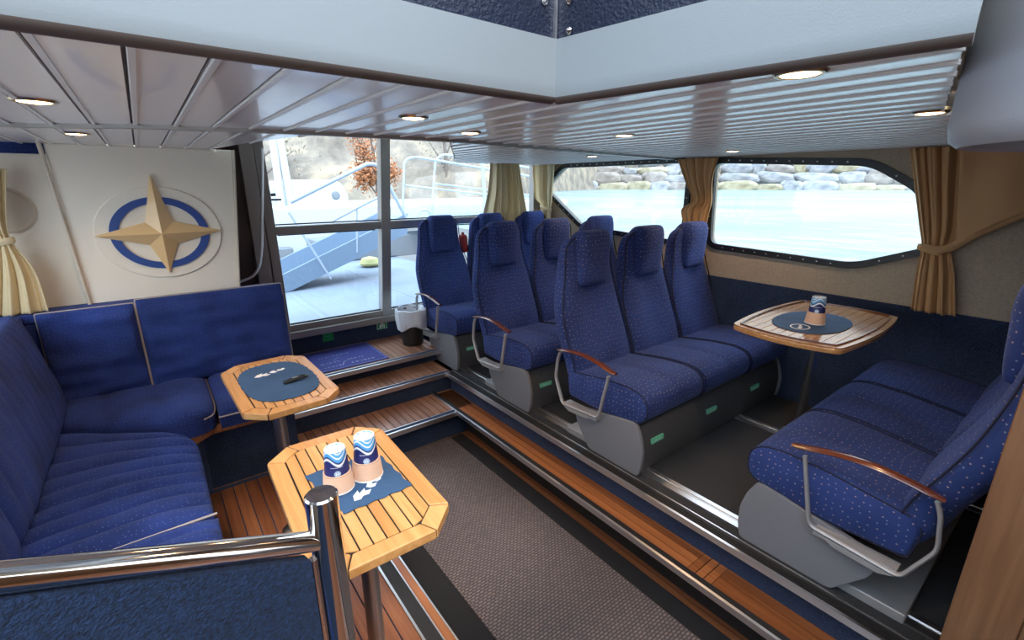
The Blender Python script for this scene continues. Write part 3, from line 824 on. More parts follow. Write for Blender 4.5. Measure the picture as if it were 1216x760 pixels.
# backs
lean = Vector((0, .10, 1)).normalized()
def backpad(x0, x1, y, zb, h, th, chan=0, tilt=.12, nz=.016):
    U = Vector((0, tilt, 1)).normalized()
    g = Geo().puff((x0, y + th, zb), (1, 0, 0), U, Vector((0, -1, tilt)).normalized(), x1 - x0, h, th, 50, 32, ea=10, eb=8, noise_amp=nz, bow=.01, chan=chan, chan_amp=.01, edge=.35, nsc=(4.5, 6, 17))
    o = T.add('back_cushion', g, 'sofa_cloth', smooth=70); GR[o.name] = g.grid
    return o
b1 = backpad(-.115, .548, 2.80, -1.0, .455, .10, chan=0)
def yat(z, y0=2.80, tilt=.12): return y0 + (z + 1.0) * tilt
b2 = backpad(-.470, -.122, 2.80, -1.0, .440, .10, chan=0, nz=.030)
def sideback(y0, y1, x, chan):
    U = Vector((-.16, 0, 1)).normalized()
    g = Geo().puff((x - .11, y0, -1.0), (0, 1, 0), U, Vector((1, 0, .16)).normalized(), y1 - y0, .47, .11, 90, 28, ea=14, eb=6, chan=chan, chan_amp=.011, bow=.01, noise_amp=.006, edge=.4)
    o = T.add('back_cushion', g, 'sofa_cloth', smooth=70); GR[o.name] = g.grid
    return o
s1 = sideback(1.705, 2.78, -.405, 15)
s2 = sideback(.62, 1.695, -.405, 15)
pipe(b1, 'L'); pipe(b1, 'B'); pipe(b1, 'r'); pipe(b2, 'L'); pipe(b2, 'B'); pipe(b2, 'R'); pipe(s1, 'R'); pipe(s2, 'R')
# frame behind the cushions and the base
g = Geo()
g.box((-.80, .62, ZS), (-.52, 3.0, -.60)); g.box((-.80, .60, -.60), (-.515, 3.03, -.558))
g.box((-.52, 2.90, ZS), (.47, 3.0, -.60)); g.box((-.53, 2.895, -.60), (.53, 3.03, -.556)); g.box((.44, 2.86, -1.08), (.55, 2.995, -.60))
T.add('back_frame', g, 'sofa_cloth', bevel=.012, seg=3)
g = Geo(); g.box((-.52, .62, ZS), (-.03, 2.90, ZC - .045)); g.prismz([(-.06, 2.30), (.035, 2.44), (.44, 2.44), (.44, 2.90), (-.06, 2.90)], ZS, ZC - .045)
T.add('base', g, 'navy_carpet')
g = Geo(); g.prismz([(-.50, .62), (-.012, .62), (-.012, 2.315), (.075, 2.385), (.475, 2.385), (.475, 2.90), (-.50, 2.90)], ZC - .045, ZC - .002)
T.add('seat_rail', g, 'teak_step', bevel=.003, label='reddish wooden rail below the cushions')

# ================================================================ TABLES
def chamf(hx, hy, c): return [(-hx, -hy + c), (-hx + c, -hy), (hx - c, -hy), (hx, -hy + c), (hx, hy - c), (hx - c, hy), (-hx + c, hy), (-hx, hy - c)]
def side_table(label, cx, cy, rot, foot):
    T = Thing('teak_table', label, 'table', (cx, cy, ZS))
    R = Matrix.Rotation(rot, 2)
    def tr(p): q = R @ Vector(p); return (cx + q.x, cy + q.y)
    zt = -.735; hx, hy, c = .163, .284, .064; b = .041
    g = Geo(); g.prismz([tr(p) for p in chamf(hx - .002, hy - .002, c)], zt - .020, zt - .004)
    top = T.add('table_top', g, 'black_plastic', smooth=0)
    out, inn = chamf(hx, hy, c), chamf(hx - b, hy - b, c - .020)
    g = Geo()
    for i in range(8):
        j = (i + 1) % 8
        q = [Vector(out[i]), Vector(out[j]), Vector(inn[j]), Vector(inn[i])]
        m = sum(q, Vector((0, 0))) / 4
        d = (q[1] - q[0]).normalized() * .0017
        q = [q[0] + d, q[1] - d, q[2] - d, q[3] + d]
        g.prismz([tr(p) for p in q], zt - .024, zt)
    T.add('border', g, 'table_wood', under=top, bevel=.003)
    # slats run along the length, clipped by the chamfered inner edge
    g = Geo(); ix, iy, ic = hx - b - .002, hy - b - .002, c - .021; n = 8; w = 2 * ix / n
    for k in range(n):
        xa, xb = -ix + k * w + .0020, -ix + (k + 1) * w - .0020
        ya = lambda x: iy - max(0, ic - (ix - abs(x)))
        g.prismz([tr(p) for p in ((xa, -ya(xa)), (xb, -ya(xb)), (xb, ya(xb)), (xa, ya(xa)))], zt - .02, zt - .001)
    T.add('slats', g, 'table_wood', under=top)
    g = Geo(); fx, fy = foot
    g.lathe([(.055, 0), (.055, .004), (.045, .010), (.026, .013), (.024, .02), (.024, .60), (.030, .605), (.03, .635), (.07, .64), (.07, .665)], (fx, fy, ZS), n=28)
    T.add('pedestal', g, 'steel_pole')
    g = Geo().tube([(cx - .08, cy - .05, ZS + .002), (cx - .08, cy - .05, ZS + .006)], .02, 14)
    return T
side_table('small chamfered teak table nearer the steps, with a scalloped mat', .299, 1.890, .03, (.285, 1.90))
side_table('small chamfered teak table with paper cups, beside the chrome post', .303, 1.068, -.03, (.33, 1.09))

def scallop(cx, cy, rx, ry, ex, n, amp, waves, rot=0):
    P = []
    for i in range(n):
        a = 2 * PI * i / n; c, s = math.cos(a), math.sin(a)
        k = 1 + amp * math.cos(waves * a)
        x = math.copysign(abs(c) ** (2 / ex), c) * rx * k; y = math.copysign(abs(s) ** (2 / ex), s) * ry * k
        P.append((cx + x * math.cos(rot) - y * math.sin(rot), cy + x * math.sin(rot) + y * math.cos(rot)))
    return P
def emblem(cx, cy, z, s, rot, mi_):
    """white boat-like crest printed on a mat"""
    g = Geo(); M = Matrix.Translation((cx, cy, z)) @ Matrix.Rotation(rot, 4, 'Z') @ Matrix.Scale(s, 4)
    def poly(P): g.prism([tuple(p) for p in P], lambda p, t: M @ Vector((p[0], p[1], t / s)), 0, .0006)
    poly([(-1, -.05), (-.75, .22), (-.35, .30), (-.50, .08), (-.1, .12), (-.25, -.05), (-.05, -.22), (-.35, -.34), (-.55, -.18), (-.78, -.24)])
    poly([(0.0, .10), (.25, .22), (.42, .12), (.30, -.02), (.45, -.16), (.2, -.24), (.05, -.12)])
    poly([(.48, .10), (.70, .20), (.66, .06), (.95, .18), (1.0, -.02), (.75, -.16), (.52, -.10)])
    return g
def mat_on(label, poly, z, crest=None, th=.0022):
    c = (sum(p[0] for p in poly) / len(poly), sum(p[1] for p in poly) / len(poly), z)
    T = Thing('placemat', label, 'placemat', c, 'blue place mats')
    T.add('cloth', Geo().prismz(poly, z, z + th), 'placemat_cloth', smooth=0)
    if crest: T.add('crest', crest, 'white_ink', smooth=0, label='white printed crest')
    return T
ZT = -.735
mat_on('rounded blue place mat with scalloped edge on the table nearer the steps', scallop(.302, 1.893, .128, .208, 2.7, 240, .012, 36, .05), ZT + .0005, emblem(.290, 1.985, ZT + .0027, .062, .25, 0))
q = [onz(362, 566, ZT), onz(447, 537, ZT), onz(489, 577, ZT), onz(408, 611, ZT)]
P = []
for a, b in zip(q, q[1:] + q[:1]):
    d = (b - a); L = d.length; n = Vector((d.y, -d.x, 0)).normalized()
    for i in range(24): p = a + d * (i / 24) + n * (.0022 * math.sin(2 * PI * i / 6)); P.append((p.x, p.y))
mc = sum(q, Vector()) / 4
ec = onz(437, 580, ZT)
mat_on('square blue place mat under two upturned cups', P, ZT + .0005, emblem(ec.x, ec.y, ZT + .0027, .055, .55, 0))

# black clip on the first mat
pc = onz(351, 453, ZT)
T = Thing('key_fob', 'small black folded clip lying on the scalloped mat', 'fob', (pc.x, pc.y, ZT + .003))
M = Matrix.Translation((pc.x, pc.y, ZT + .003)) @ Matrix.Rotation(.1, 4, 'Z')
g = Geo(); ring = [M @ Vector((.018 + .026 * math.cos(a), .014 * math.sin(a), .010)) for a in [2 * PI * i / 24 for i in range(24)]]
g.tube(ring, .0042, 8, closed=True); T.add('loop', g, 'black_plastic')
g = Geo(); g.prism(rounded([(-.045, -.012), (-.012, -.016), (.022, -.004), (.018, .008), (-.02, .013), (-.045, .006)], .006, 3), lambda p, t: M @ Vector((p[0], p[1], t + p[0] * .1)), .003, .014)
T.add('body', g, 'black_plastic', bevel=.003)
g = Geo(); g.prism([(-.01, -.002), (.016, .0), (.016, .006), (-.01, .004)], lambda p, t: M @ Vector((p[0], p[1], t)), .014, .0152)
T.add('plate', g, 'steel_pole', label='small metal plate')

# oval table by the window
TX, TY, TZ = 2.285, .735, -.58
T = Thing('varnished_table', 'large glossy wooden table with bowed edges between facing seat rows', 'table', (TX, TY, ZP))
def bowed(hx, hy, bx, by, rc):
    c = [(-hx, -hy), (hx, -hy), (hx, hy), (-hx, hy)]; P = []
    for i in range(4):
        a = Vector(c[i]); b = Vector(c[(i + 1) % 4]); d = b - a; n = Vector((d.y, -d.x)).normalized(); bb = by if i % 2 == 0 else bx
        for k in range(12): t = k / 12; p = a + d * t + n * bb * (1 - (2 * t - 1) ** 2); P.append((p.x, p.y))
    return rounded([P[i] for i in range(len(P))], rc, 2)
prof = bowed(.345, .205, .045, .028, .015)
def place(P): return [(TX + p[0], TY + p[1]) for p in P]
g = Geo().prismz(place(prof), TZ - .026, TZ - .003); top = T.add('table_top', g, 'gloss_wood', bevel=.006, seg=3)
inner = inset(prof, .028)
g = Geo(); holed(g, place(inset(prof, .001)), [place(inner)], lambda p, t: (p[0], p[1], t), TZ - .003, TZ + .0015)
T.add('border', g, 'gloss_wood', under=top)
g = Geo(); holed(g, place(inset(prof, .024)), [place(inset(prof, .030))], lambda p, t: (p[0], p[1], t), TZ - .003, TZ + .0075)
T.add('lip', g, 'mahogany', under=top, bevel=.001)
g = Geo(); n = 11; ys = [p[1] for p in inner]; y0, y1 = min(ys), max(ys); w = (y1 - y0) / n
def xr(y):   # extent of inner outline at y
    xs = []
    for i in range(len(inner)):
        a, b = inner[i], inner[(i + 1) % len(inner)]
        if (a[1] - y) * (b[1] - y) <= 0 and abs(a[1] - b[1]) > 1e-9:
            t = (y - a[1]) / (b[1] - a[1]); xs.append(a[0] + (b[0] - a[0]) * t)
    return (min(xs), max(xs)) if xs else (0, 0)
for k in range(n):
    ya, yb = y0 + k * w + .0014, y0 + (k + 1) * w - .0014
    ya2, yb2 = max(ya, y0 + .0005), min(yb, y1 - .0005)
    pts = []
    for i in range(4): y = ya2 + (yb2 - ya2) * i / 3; pts.append((xr(y)[0], y))
    for i in range(3, -1, -1): y = ya2 + (yb2 - ya2) * i / 3; pts.append((xr(y)[1], y))
    g.prismz(place(pts), TZ - .003, TZ + .001)
T.add('slats', g, 'gloss_wood', under=top)
g = Geo().tube([(2.36, .745, TZ - .03), (2.55, .82, ZP + .02)], .021, 20); g.lathe([(.06, 0), (.06, .01), (.035, .02)], (2.36, .745, TZ - .045), n=20)
T.add('leg', g, 'steel_pole')
g = Geo().box((2.50, .74, ZP), (2.60, .90, ZP + .02)); T.add('foot_plate', g, 'steel_pole', bevel=.004)
mc3 = onz(963, 383, TZ)
def mat3():
    c = onz(964, 382, TZ + .006)
    ec = onz(950, 388, TZ + .009)
    crest = merge(); R = .036
    g = Geo(); holed(g, scallop(ec.x, ec.y, R * 1.25, R, 2, 40, 0, 1), [scallop(ec.x, ec.y, R * 1.12, R * .87, 2, 40, 0, 1)], lambda p, t: (p[0], p[1], t), TZ + .0095, TZ + .0101)
    e = emblem(ec.x, ec.y, TZ + .0095, .03, .3, 0)
    mat_on('round blue place mat with ring crest on the glossy table', scallop(c.x, c.y, .205, .135, 2.2, 200, .008, 30), TZ + .0015, None, th=.003).add('crest', merge(g, e), 'white_ink', smooth=0, label='white ring crest')
# crest heights follow this mat
def mat3():
    c = onz(964, 382, TZ + .004); ec = onz(950, 388, TZ + .0045)
    T = mat_on('round blue place mat with ring crest on the glossy table', scallop(c.x, c.y, .205, .135, 2.2, 200, .008, 30), TZ + .0015, None, th=.003)
    g = Geo(); holed(g, scallop(ec.x, ec.y, .045, .036, 2, 40, 0, 1), [scallop(ec.x, ec.y, .040, .031, 2, 40, 0, 1)], lambda p, t: (p[0], p[1], t), TZ + .0045, TZ + .0052)
    T.add('crest', merge(g, emblem(ec.x, ec.y, TZ + .0045, .03, .3, 0)), 'white_ink', smooth=0, label='white ring crest')
mat3()

# paper cups standing upside down in card sleeves
def cup(label, p, z, s=1.0, h=.125, spin=0):
    T = Thing('paper_cup', label, 'cup', (p.x, p.y, z), 'upturned paper cups')
    c = (p.x, p.y, z); r0, r1 = .0385 * s, .0275 * s; h = h * s
    def r(t): return r0 + (r1 - r0) * t
    g = Geo(); g.lathe([(r(0) - .001, 0), (r(0), .0), (r(.05), h * .05), (r(.5), h * .5), (r(1), h), (r(1) - .0015, h), (r(1) - .002, h - .006 * s), (.002, h - .006 * s)], c, n=40)
    T.add('cup_body', g, 'cup_print')
    g = Geo(); g.lathe([(r(1) - .0019, h - .0062 * s), (r(1) - .0019, h - .0042 * s), (.001, h - .0042 * s)], c, n=36); g.tube([(c[0] + (r(1) - .001) * math.cos(a), c[1] + (r(1) - .001) * math.sin(a), z + h) for a in [2 * PI * i / 32 for i in range(32)]], .0013, 6, closed=True)
    T.add('cup_foot', g, 'paper_white', label='white rimmed underside')
    g = Geo(); prof = [(r(.03) + .001, h * .03)]
    n = 14
    for i in range(n): t = .04 + .40 * i / n; prof += [(r(t) + .0022, h * t), (r(t + .2 / n) + .0032, h * (t + .20 / n))]
    prof += [(r(.45) + .003, h * .45), (r(.45) + .0006, h * .45)]
    g.lathe(prof, c, n=40); T.add('card_sleeve', g, 'sleeve_card', label='ribbed tan card sleeve')
    g = Geo(); g.tube([(c[0] + (r(0) + .0015) * math.cos(a), c[1] + (r(0) + .0015) * math.sin(a), z + .003) for a in [2 * PI * i / 36 for i in range(36)]], .0024, 6, closed=True)
    T.add('cup_rim', g, 'paper_white', label='rolled white rim')
    # round badge facing the camera
    d = -Vector((p.x, p.y)).normalized(); a0 = math.atan2(d.y, d.x); zb = z + h * .51; rb = r(.51) + .0006
    g = Geo(); n = 24
    def onc(u, v): a = a0 + u / rb; rr = r((zb + v - z) / h) + .0006; return (c[0] + rr * math.cos(a), c[1] + rr * math.sin(a), zb + v)
    R1 = .0088 * s
    vs = [onc(0, 0)] + [onc(R1 * math.cos(2 * PI * i / n), R1 * math.sin(2 * PI * i / n)) for i in range(n)]
    g.add(vs, [(0, i + 1, (i + 1) % n + 1) for i in range(n)])
    bd = T.add('badge', g, 'badge_blue', label='round pale blue badge')
    g = Geo()
    def q(u0, u1, v0, v1): 
        pts = [Vector(onc(u, v)) for u, v in ((u0, v0), (u1, v0), (u1, v1), (u0, v1))]
        g.add([pt + Vector((d.x, d.y, 0)) * .0005 for pt in pts], [(0, 1, 2, 3)])
    w = .0012 * s
    q(-.004 * s, -.004 * s + w, -.004 * s, .004 * s); q(.004 * s - w, .004 * s, -.004 * s, .004 * s); q(-.004 * s, .004 * s, -w / 2, w / 2)
    for i in range(12): q((-.018 + i * .003) * s, (-.0162 + i * .003) * s, .0175 * s, .0192 * s)
    T.add('lettering', g, 'white_ink', under=bd, smooth=0)
    return T
cup('upturned blue wave-print paper cup, the one nearer the chrome post', onz(403, 580, ZT), ZT + .003, s=.90)
cup('upturned blue wave-print paper cup, the one nearer the aisle', onz(437, 565, ZT), ZT + .003, s=.93)
cup('upturned dark paper cup in tan sleeve on the glossy table', onz(967, 385, TZ), TZ + .0045, s=.93)

# ================================================================ RUNNER, MAT, BIN, SIGNS
g = Geo().box((.605, -1.2, ZF), (1.445, 2.425, ZF + .004))
T = Thing('runner_rug', 'long grey-brown woven aisle runner with black borders', 'rug', (1.0, 1.0, ZF))
T.add('border', g, 'rug_edge', label='black border')
g = Geo(); xs0, xs1 = .757, 1.352
for i in range(1): g.box((xs0, -1.2, ZF + .004), (xs1, 2.49 - .05, ZF + .008))
T.add('weave', g, 'rug_weave', label='grey-brown ribbed weave')

dm = [(.70, 3.02), (1.215, 3.02), (1.215, 3.47), (.70, 3.47)]
T = Thing('door_mat', 'blue printed mat lying on the teak landing', 'mat', (.95, 3.25, ZL))
T.add('mat_body', Geo().prismz(dm, ZL, ZL + .006), 'mat_blue', bevel=.002)
g = Geo()
for a, b in (((.712, 3.032), (1.203, 3.036)), ((.712, 3.454), (1.203, 3.458)), ((.712, 3.032), (.716, 3.458)), ((1.199, 3.032), (1.203, 3.458))): g.box((*a, ZL + .006), (*b, ZL + .0068))
def marks(x0, x1, y, h, seed):      # worn lettering, too faint to read
    r = random.Random(seed); x = x0
    while x < x1:
        w = r.uniform(.010, .026); hh = h * r.uniform(.5, 1)
        g.box((x, y - hh / 2, ZL + .006), (x + w * .45, y + hh / 2, ZL + .0068)); g.box((x, y - .003 + hh * r.choice((-.3, 0, .3)), ZL + .006), (x + w, y + .003, ZL + .0068)); x += w + .010
marks(.80, 1.02, 3.30, .026, 1); marks(.78, .90, 3.17, .024, 2); marks(.99, 1.07, 3.17, .026, 3); marks(.78, .89, 3.09, .026, 4); marks(.97, 1.12, 3.09, .028, 5)
g.tube([(.90, 3.07, ZL + .006), (.93, 3.14, ZL + .006), (.985, 3.17, ZL + .006)], .004, 6); g.tube([(.91, 3.155, ZL + .006), (.87, 3.21, ZL + .006), (.93, 3.25, ZL + .006)], .0025, 6)
T.add('print', g, 'mat_ink', smooth=0, label='pale printed words and border')

bx, by = 1.500, 3.22
T = Thing('waste_bin', 'black waste bin lined with a translucent white bag', 'bin', (bx, by, ZL))
g = Geo(); g.lathe([(.075, 0), (.08, .004), (.105, .27), (.10, .27), (.076, .01)], (bx, by, ZL), n=36)
T.add('bin_body', g, 'black_plastic')
g = Geo(); R = []
for k, (r_, z_) in enumerate(((.098, .14), (.112, .145), (.117, .20), (.119, .262), (.118, .285), (.108, .288), (.093, .255), (.080, .17))):
    R.append([Vector((bx + (r_ + .004 * math.sin(9 * a + k) + .003 * math.sin(17 * a)) * math.cos(a), by + (r_ + .004 * math.sin(9 * a + k)) * math.sin(a), ZL + z_ + (.022 * math.sin(3 * a + 1) if k < 2 else .004 * math.sin(7 * a)))) for a in [2 * PI * j / 60 for j in range(60)]])
g.rings(R, caps=False); T.add('bin_bag', g, 'bag_plastic', smooth=60, solid=.001)

for i, (u, v, lab) in enumerate(((389.5, 399, 'plain green safety sticker below the front window, left of the arrow one'), (453.5, 384.5, 'green safety sticker with a white arrow, beside the waste bin'))):
    c = ony(u, v, YW - .006); T = Thing('safety_sign', lab, 'sign', c, 'green safety stickers')
    s = .040 if i == 0 else .043
    if i:
        T.add('border', Geo().box((c.x - s, c.y, c.z - s), (c.x + s, c.y + .002, c.z + s)), 'tag_ink'); s2 = s * .86
    else: s2 = s
    T.add('plate', Geo().box((c.x - s2, c.y - .0008, c.z - s2), (c.x + s2, c.y + .001, c.z + s2)), 'sign_green')
    g = Geo()
    if i:
        g.prismy([(c.x - .006, c.z - .03), (c.x + .006, c.z - .03), (c.x + .006, c.z + .004), (c.x + .018, c.z + .004), (c.x, c.z + .030), (c.x - .018, c.z + .004), (c.x - .006, c.z + .004)], c.y - .0016, c.y - .0008)
        g.box((c.x - .022, c.y - .0016, c.z - .034), (c.x - .012, c.y - .0008, c.z - .004)); g.box((c.x + .012, c.y - .0016, c.z - .034), (c.x + .022, c.y - .0008, c.z - .004))
        T.add('arrow', g, 'white_ink', smooth=0, label='white upward arrow')
    else:
        g.box((c.x - .030, c.y - .0014, c.z + .012), (c.x + .030, c.y - .0008, c.z + .014)); g.box((c.x - .022, c.y - .0014, c.z - .004), (c.x + .018, c.y - .0008, c.z - .002))
        T.add('print', g, 'green_tag', smooth=0)

# ================================================================ COMPASS STAR
sc_ = Vector((.050, 3.0, -.234)); SX = .258; SZU, SZD = .232, .245
T = Thing('compass_star_emblem', 'wooden four-pointed compass star on a blue ring on the cream panel', 'emblem', sc_)
def disc(r0, r1, y0, y1, kx=1.0, kz=1.0):
    g = Geo(); o = [(sc_.x + r1 * kx * math.cos(a), sc_.z + r1 * kz * math.sin(a)) for a in [2 * PI * i / 72 for i in range(72)]]
    if r0: i_ = [(sc_.x + r0 * kx * math.cos(a), sc_.z + r0 * kz * math.sin(a)) for a in [2 * PI * i / 72 for i in range(72)]]; holed(g, o, [i_], lambda p, t: (p[0], t, p[1]), y0, y1)
    else: g.prismy(o, y0, y1)
    return g
d0 = T.add('backing_disc', disc(0, .262, 2.990, 3.0, 1, .87), 'cream_vinyl', bevel=.004, seg=3, label='padded cream disc')
T.add('ring', disc(.168, .205, 2.981, 2.990, 1, .87), 'ring_blue', bevel=.002, label='blue ring')
arms = [(PI / 2, .285, 0), (0, .262, 0), (-PI / 2, .205, 0), (PI, .262, 0)]
g = Geo(); apex = (sc_.x, 2.925, sc_.z)
vs = [apex]; order = []
for k in range(4):
    a, L, _ = arms[[1, 0, 3, 2][k]]
    vs.append((sc_.x + L * math.cos(a), 2.978, sc_.z + L * math.sin(a)))
    a2 = [0, PI / 2, PI, -PI / 2][k] + PI / 4
    vs.append((sc_.x + .082 * math.cos(a2), 2.978, sc_.z + .080 * math.sin(a2)))
back = [(v[0], 2.992, v[2]) for v in vs]
fs = [(0, 1 + k, 1 + (k + 1) % 8) for k in range(8)] + [(9, 10 + (k + 1) % 8, 10 + k) for k in range(8)] + [(1 + k, 10 + k, 10 + (k + 1) % 8, 1 + (k + 1) % 8) for k in range(8)]
g.add(vs + back, fs); T.add('star', g, 'star_gold', smooth=0, label='pale gold wooden star')
# round speaker and grab rail
p = ony(6, 250, 3.04); g = Geo(); M = Matrix.Rotation(PI / 2, 3, 'X')
T = Thing('wall_speaker', 'round cream wall speaker half hidden by the port curtain', 'speaker', p)
g.lathe([(.100, 0), (.100, .008), (.092, .014), (.085, .010)], p, n=40, M=M, caps=False); T.add('rim', g, 'cream_disc')
g = Geo(); g.lathe([(.087, .008), (.05, .012), (.002, .014)], p, n=40, M=M); T.add('grille', g, 'cream_disc')
gp = [ony(311.5, 176, 3.33), ony(311, 296, 3.33), ony(308, 318, 3.33), ony(300, 329, 3.33), ony(284, 335, 3.33)]
single('grab_rail', 'slim pale grab rail bending at the foot of the dark pillar', 'rail', Geo().tube(smoothpath(gp, .05, 6), .0085, 10), 'aluminium', gp[0])

# ================================================================ STAIR RAIL (front left)
pt = atd(381, 586, .80); jn = atd(392, 655, .80); le = atd(0, 686, .50)
px, py = pt.x, pt.y
T = Thing('stair_rail', 'polished chrome post and sloping handrail above a blue carpet panel', 'railing', (px, py, ZS))
g = Geo(); r = .0275
g.lathe([(r * 1.5, 0), (r * 1.5, .006), (r, .012), (r, pt.z - ZS - .003), (r - .003, pt.z - ZS), (.001, pt.z - ZS + .0005)], (px, py, ZS), n=48)
T.add('post', g, 'chrome')
j = Vector((px, py, jn.z)); d = (le - j); end = j + d * 1.6
T.add('handrail', Geo().tube([j, j + d * .5, end], .0175, 24), 'chrome')
dn = Vector((d.x, d.y, 0)).normalized(); nn = Vector((-dn.y, dn.x, 0))
g = Geo(); a = j + dn * .030; b = end
g.tube([Vector((a.x, a.y, ZS)), Vector((a.x, a.y, a.z - .02))], .0075, 12); T.add('panel_edge', g, 'chrome')
g = Geo()
vs = []
for s_ in (-.012, .012):
    for P_ in ((a + dn * .008, ZS), (b, ZS), (b, b.z - .012), (a + dn * .008, a.z + (b.z - a.z) * 0 - .012)):
        q = P_[0] + nn * s_; vs.append((q.x, q.y, P_[1]))
g.add(vs, [(0, 1, 2, 3), (4, 7, 6, 5), (0, 4, 5, 1), (1, 5, 6, 2), (2, 6, 7, 3), (3, 7, 4, 0)])
T.add('carpet_panel', g, 'panel_carpet', label='blue carpet covered side panel')

# ================================================================ CURTAINS
def curtain(label, rows, D, Nn, folds, mat, amp=.022, seed=0, tie=None, th=.004, n=90, extra=None):
    """rows: (centre point, half width) from top to bottom; D = width direction, Nn = depth direction"""
    D, Nn = Vector(D), Vector(Nn); base = rows[-1][0]
    T = Thing('curtain', label, 'curtain', base, 'tied-back curtains')
    tab = [(c.x, c.y, c.z, w, a) for c, w, a in [(Vector(r[0]), r[1], (r[2] if len(r) > 2 else 1)) for r in rows]]
    S = interp(tab, 40); R = []
    for k, (x, y, z, w, am) in enumerate(S):
        row = []
        for i in range(n + 1):
            t = i / n; u = 2 * t - 1
            ph = seed + folds * PI * t + .5 * math.sin(3 * t + seed)
            dep = amp * am * math.sin(ph) + amp * am * .4 * math.sin(2.3 * ph + 1 + k * .03)
            lat = w * (u + .03 * math.sin(ph * 2))
            row.append(Vector((x, y, z)) + D * lat + Nn * (dep - .4 * w * (1 - u * u) * .3))
        R.append(row)
    g = Geo(); vs = [p for r_ in R for p in r_]; W = n + 1
    g.add(vs, [(k * W + i, k * W + i + 1, (k + 1) * W + i + 1, (k + 1) * W + i) for k in range(len(R) - 1) for i in range(n)])
    cl = T.add('cloth', g, mat, smooth=70, solid=th)
    if tie:
        c, w, dd, drop = tie; c = Vector(c); g = Geo(); ring = []
        for i in range(28):
            a = 2 * PI * i / 28; ring.append(c + D * (w * math.cos(a)) + Nn * (dd * math.sin(a)) + Vector((0, 0, drop * math.cos(a))))
        g.tube(ring, .011, 8, closed=True, flat=(1.3, .35)); T.add('tieback', g, mat)
    if extra: extra(T)
    return T
# by the front window
def Y(u, v, y=3.40): return ony(u, v, y)
t0, t1, t2, t3 = (Y(578, 187) + Y(621, 190)) / 2, (Y(578, 225) + Y(624, 225)) / 2, (Y(567, 265) + Y(633, 270)) / 2, (Y(566, 300) + Y(636, 300)) / 2
curtain('pleated cream curtain in the corner of the front window', [(t0, .15, .8), (t1, .19, 1), (t2, .27, 1.1), (t3, .28, 1.1)], (1, 0, 0), (0, 1, 0), 13, 'curtain_cream', amp=.030)
def Xp(u, v, x=2.955): return onx(u, v, x)
c0, c1_, c2_, c3_ = Xp(641, 193), Xp(637, 225), Xp(641, 247), Xp(637, 285)
curtain('narrow cream curtain tied back at the end of the rear side window', [(Vector((c0.x, 3.36, c0.z)), .14), (Vector((c0.x, 3.35, -.10)), .11, .8), (Vector((c0.x, 3.31, -.20)), .06, .5), (Vector((c0.x, 3.36, -.42)), .10, .8)], (0, -1, 0), (1, 0, 0), 8, 'curtain_cream', amp=.018, seed=2, tie=((2.955, 3.31, -.20), .065, .03, -.02))
curtain('tan curtain tied between the two side windows', [(Vector((2.965, 1.825, .168)), .155), (Vector((2.965, 1.80, .03)), .105, .9), (Vector((2.965, 1.76, -.10)), .075, .8), (Vector((2.965, 1.80, -.17)), .11, .9), (Vector((2.965, 1.785, -.31)), .07, .8), (Vector((2.965, 1.80, -.36)), .055, .7)], (0, -1, 0), (1, 0, 0), 9, 'curtain_tan', amp=.02, seed=1)
# big right-hand curtain with gathered tail and a second sheet sweeping aft
def extra(T):
    g = Geo(); vs = []; n = 40; m = 24
    for k in range(m + 1):
        s = k / m
        for i in range(n + 1):
            t = i / n
            top = Vector((2.945, .52 - .75 * t, CH - .005)); bot = Vector((2.935, .47 - .02 * t, -.26 - .02 * t)) if True else None
            low = Vector((2.94, .45 - .62 * t, -.27 + .40 * t ** .8))
            p = top.lerp(low, s)
            p.x += .026 * math.sin(17 * t + 1.5 * s) * (1 - .75 * s) - .022
            vs.append(p)
    W = n + 1
    g.add(vs, [(k * W + i, k * W + i + 1, (k + 1) * W + i + 1, (k + 1) * W + i) for k in range(m) for i in range(n)])
    T.add('swept_cloth', g, 'curtain_tan', smooth=70, solid=.004)
    P_ = [Vector((2.925, .455 - .62 * t, -.275 + .40 * t ** .8)) for t in [i / 16 for i in range(17)]]
    T.add('tieback', Geo().tube([Vector((2.90, .56, -.285)), Vector((2.895, .50, -.30))] + P_, .015, 8, flat=(1.3, .4)), 'curtain_tan')
curtain('large tan curtain tied back beside the drum headlining', [(Vector((2.955, .61, .168)), .10), (Vector((2.955, .575, .0)), .085), (Vector((2.955, .535, -.18)), .072, .9), (Vector((2.955, .52, -.29)), .055, .7), (Vector((2.955, .50, -.42)), .072, .9), (Vector((2.955, .475, -.60)), .085, 1)], (0, -1, 0), (1, 0, 0), 7, 'curtain_tan', amp=.02, seed=.5, tie=((2.95, .52, -.29), .065, .035, .0), extra=extra)
# port side curtain
pc0 = ony(-18, 200, 2.92); pc1 = ony(-7, 260, 2.92); pc2 = ony(4, 287, 2.92); pc3 = ony(14, 325, 2.92); pc4 = ony(16, 366, 2.92)
curtain('cream tied curtain standing over the sofa ledge', [(pc0, .06), (pc1, .036, .8), (pc2, .026, .5), (pc3, .072, .9), (Vector((pc4.x, pc4.y, -.552)), .105, 1)], (1, 0, 0), (0, 1, 0), 7, 'curtain_cream', amp=.016, seed=1, tie=(pc2, .034, .02, .006))

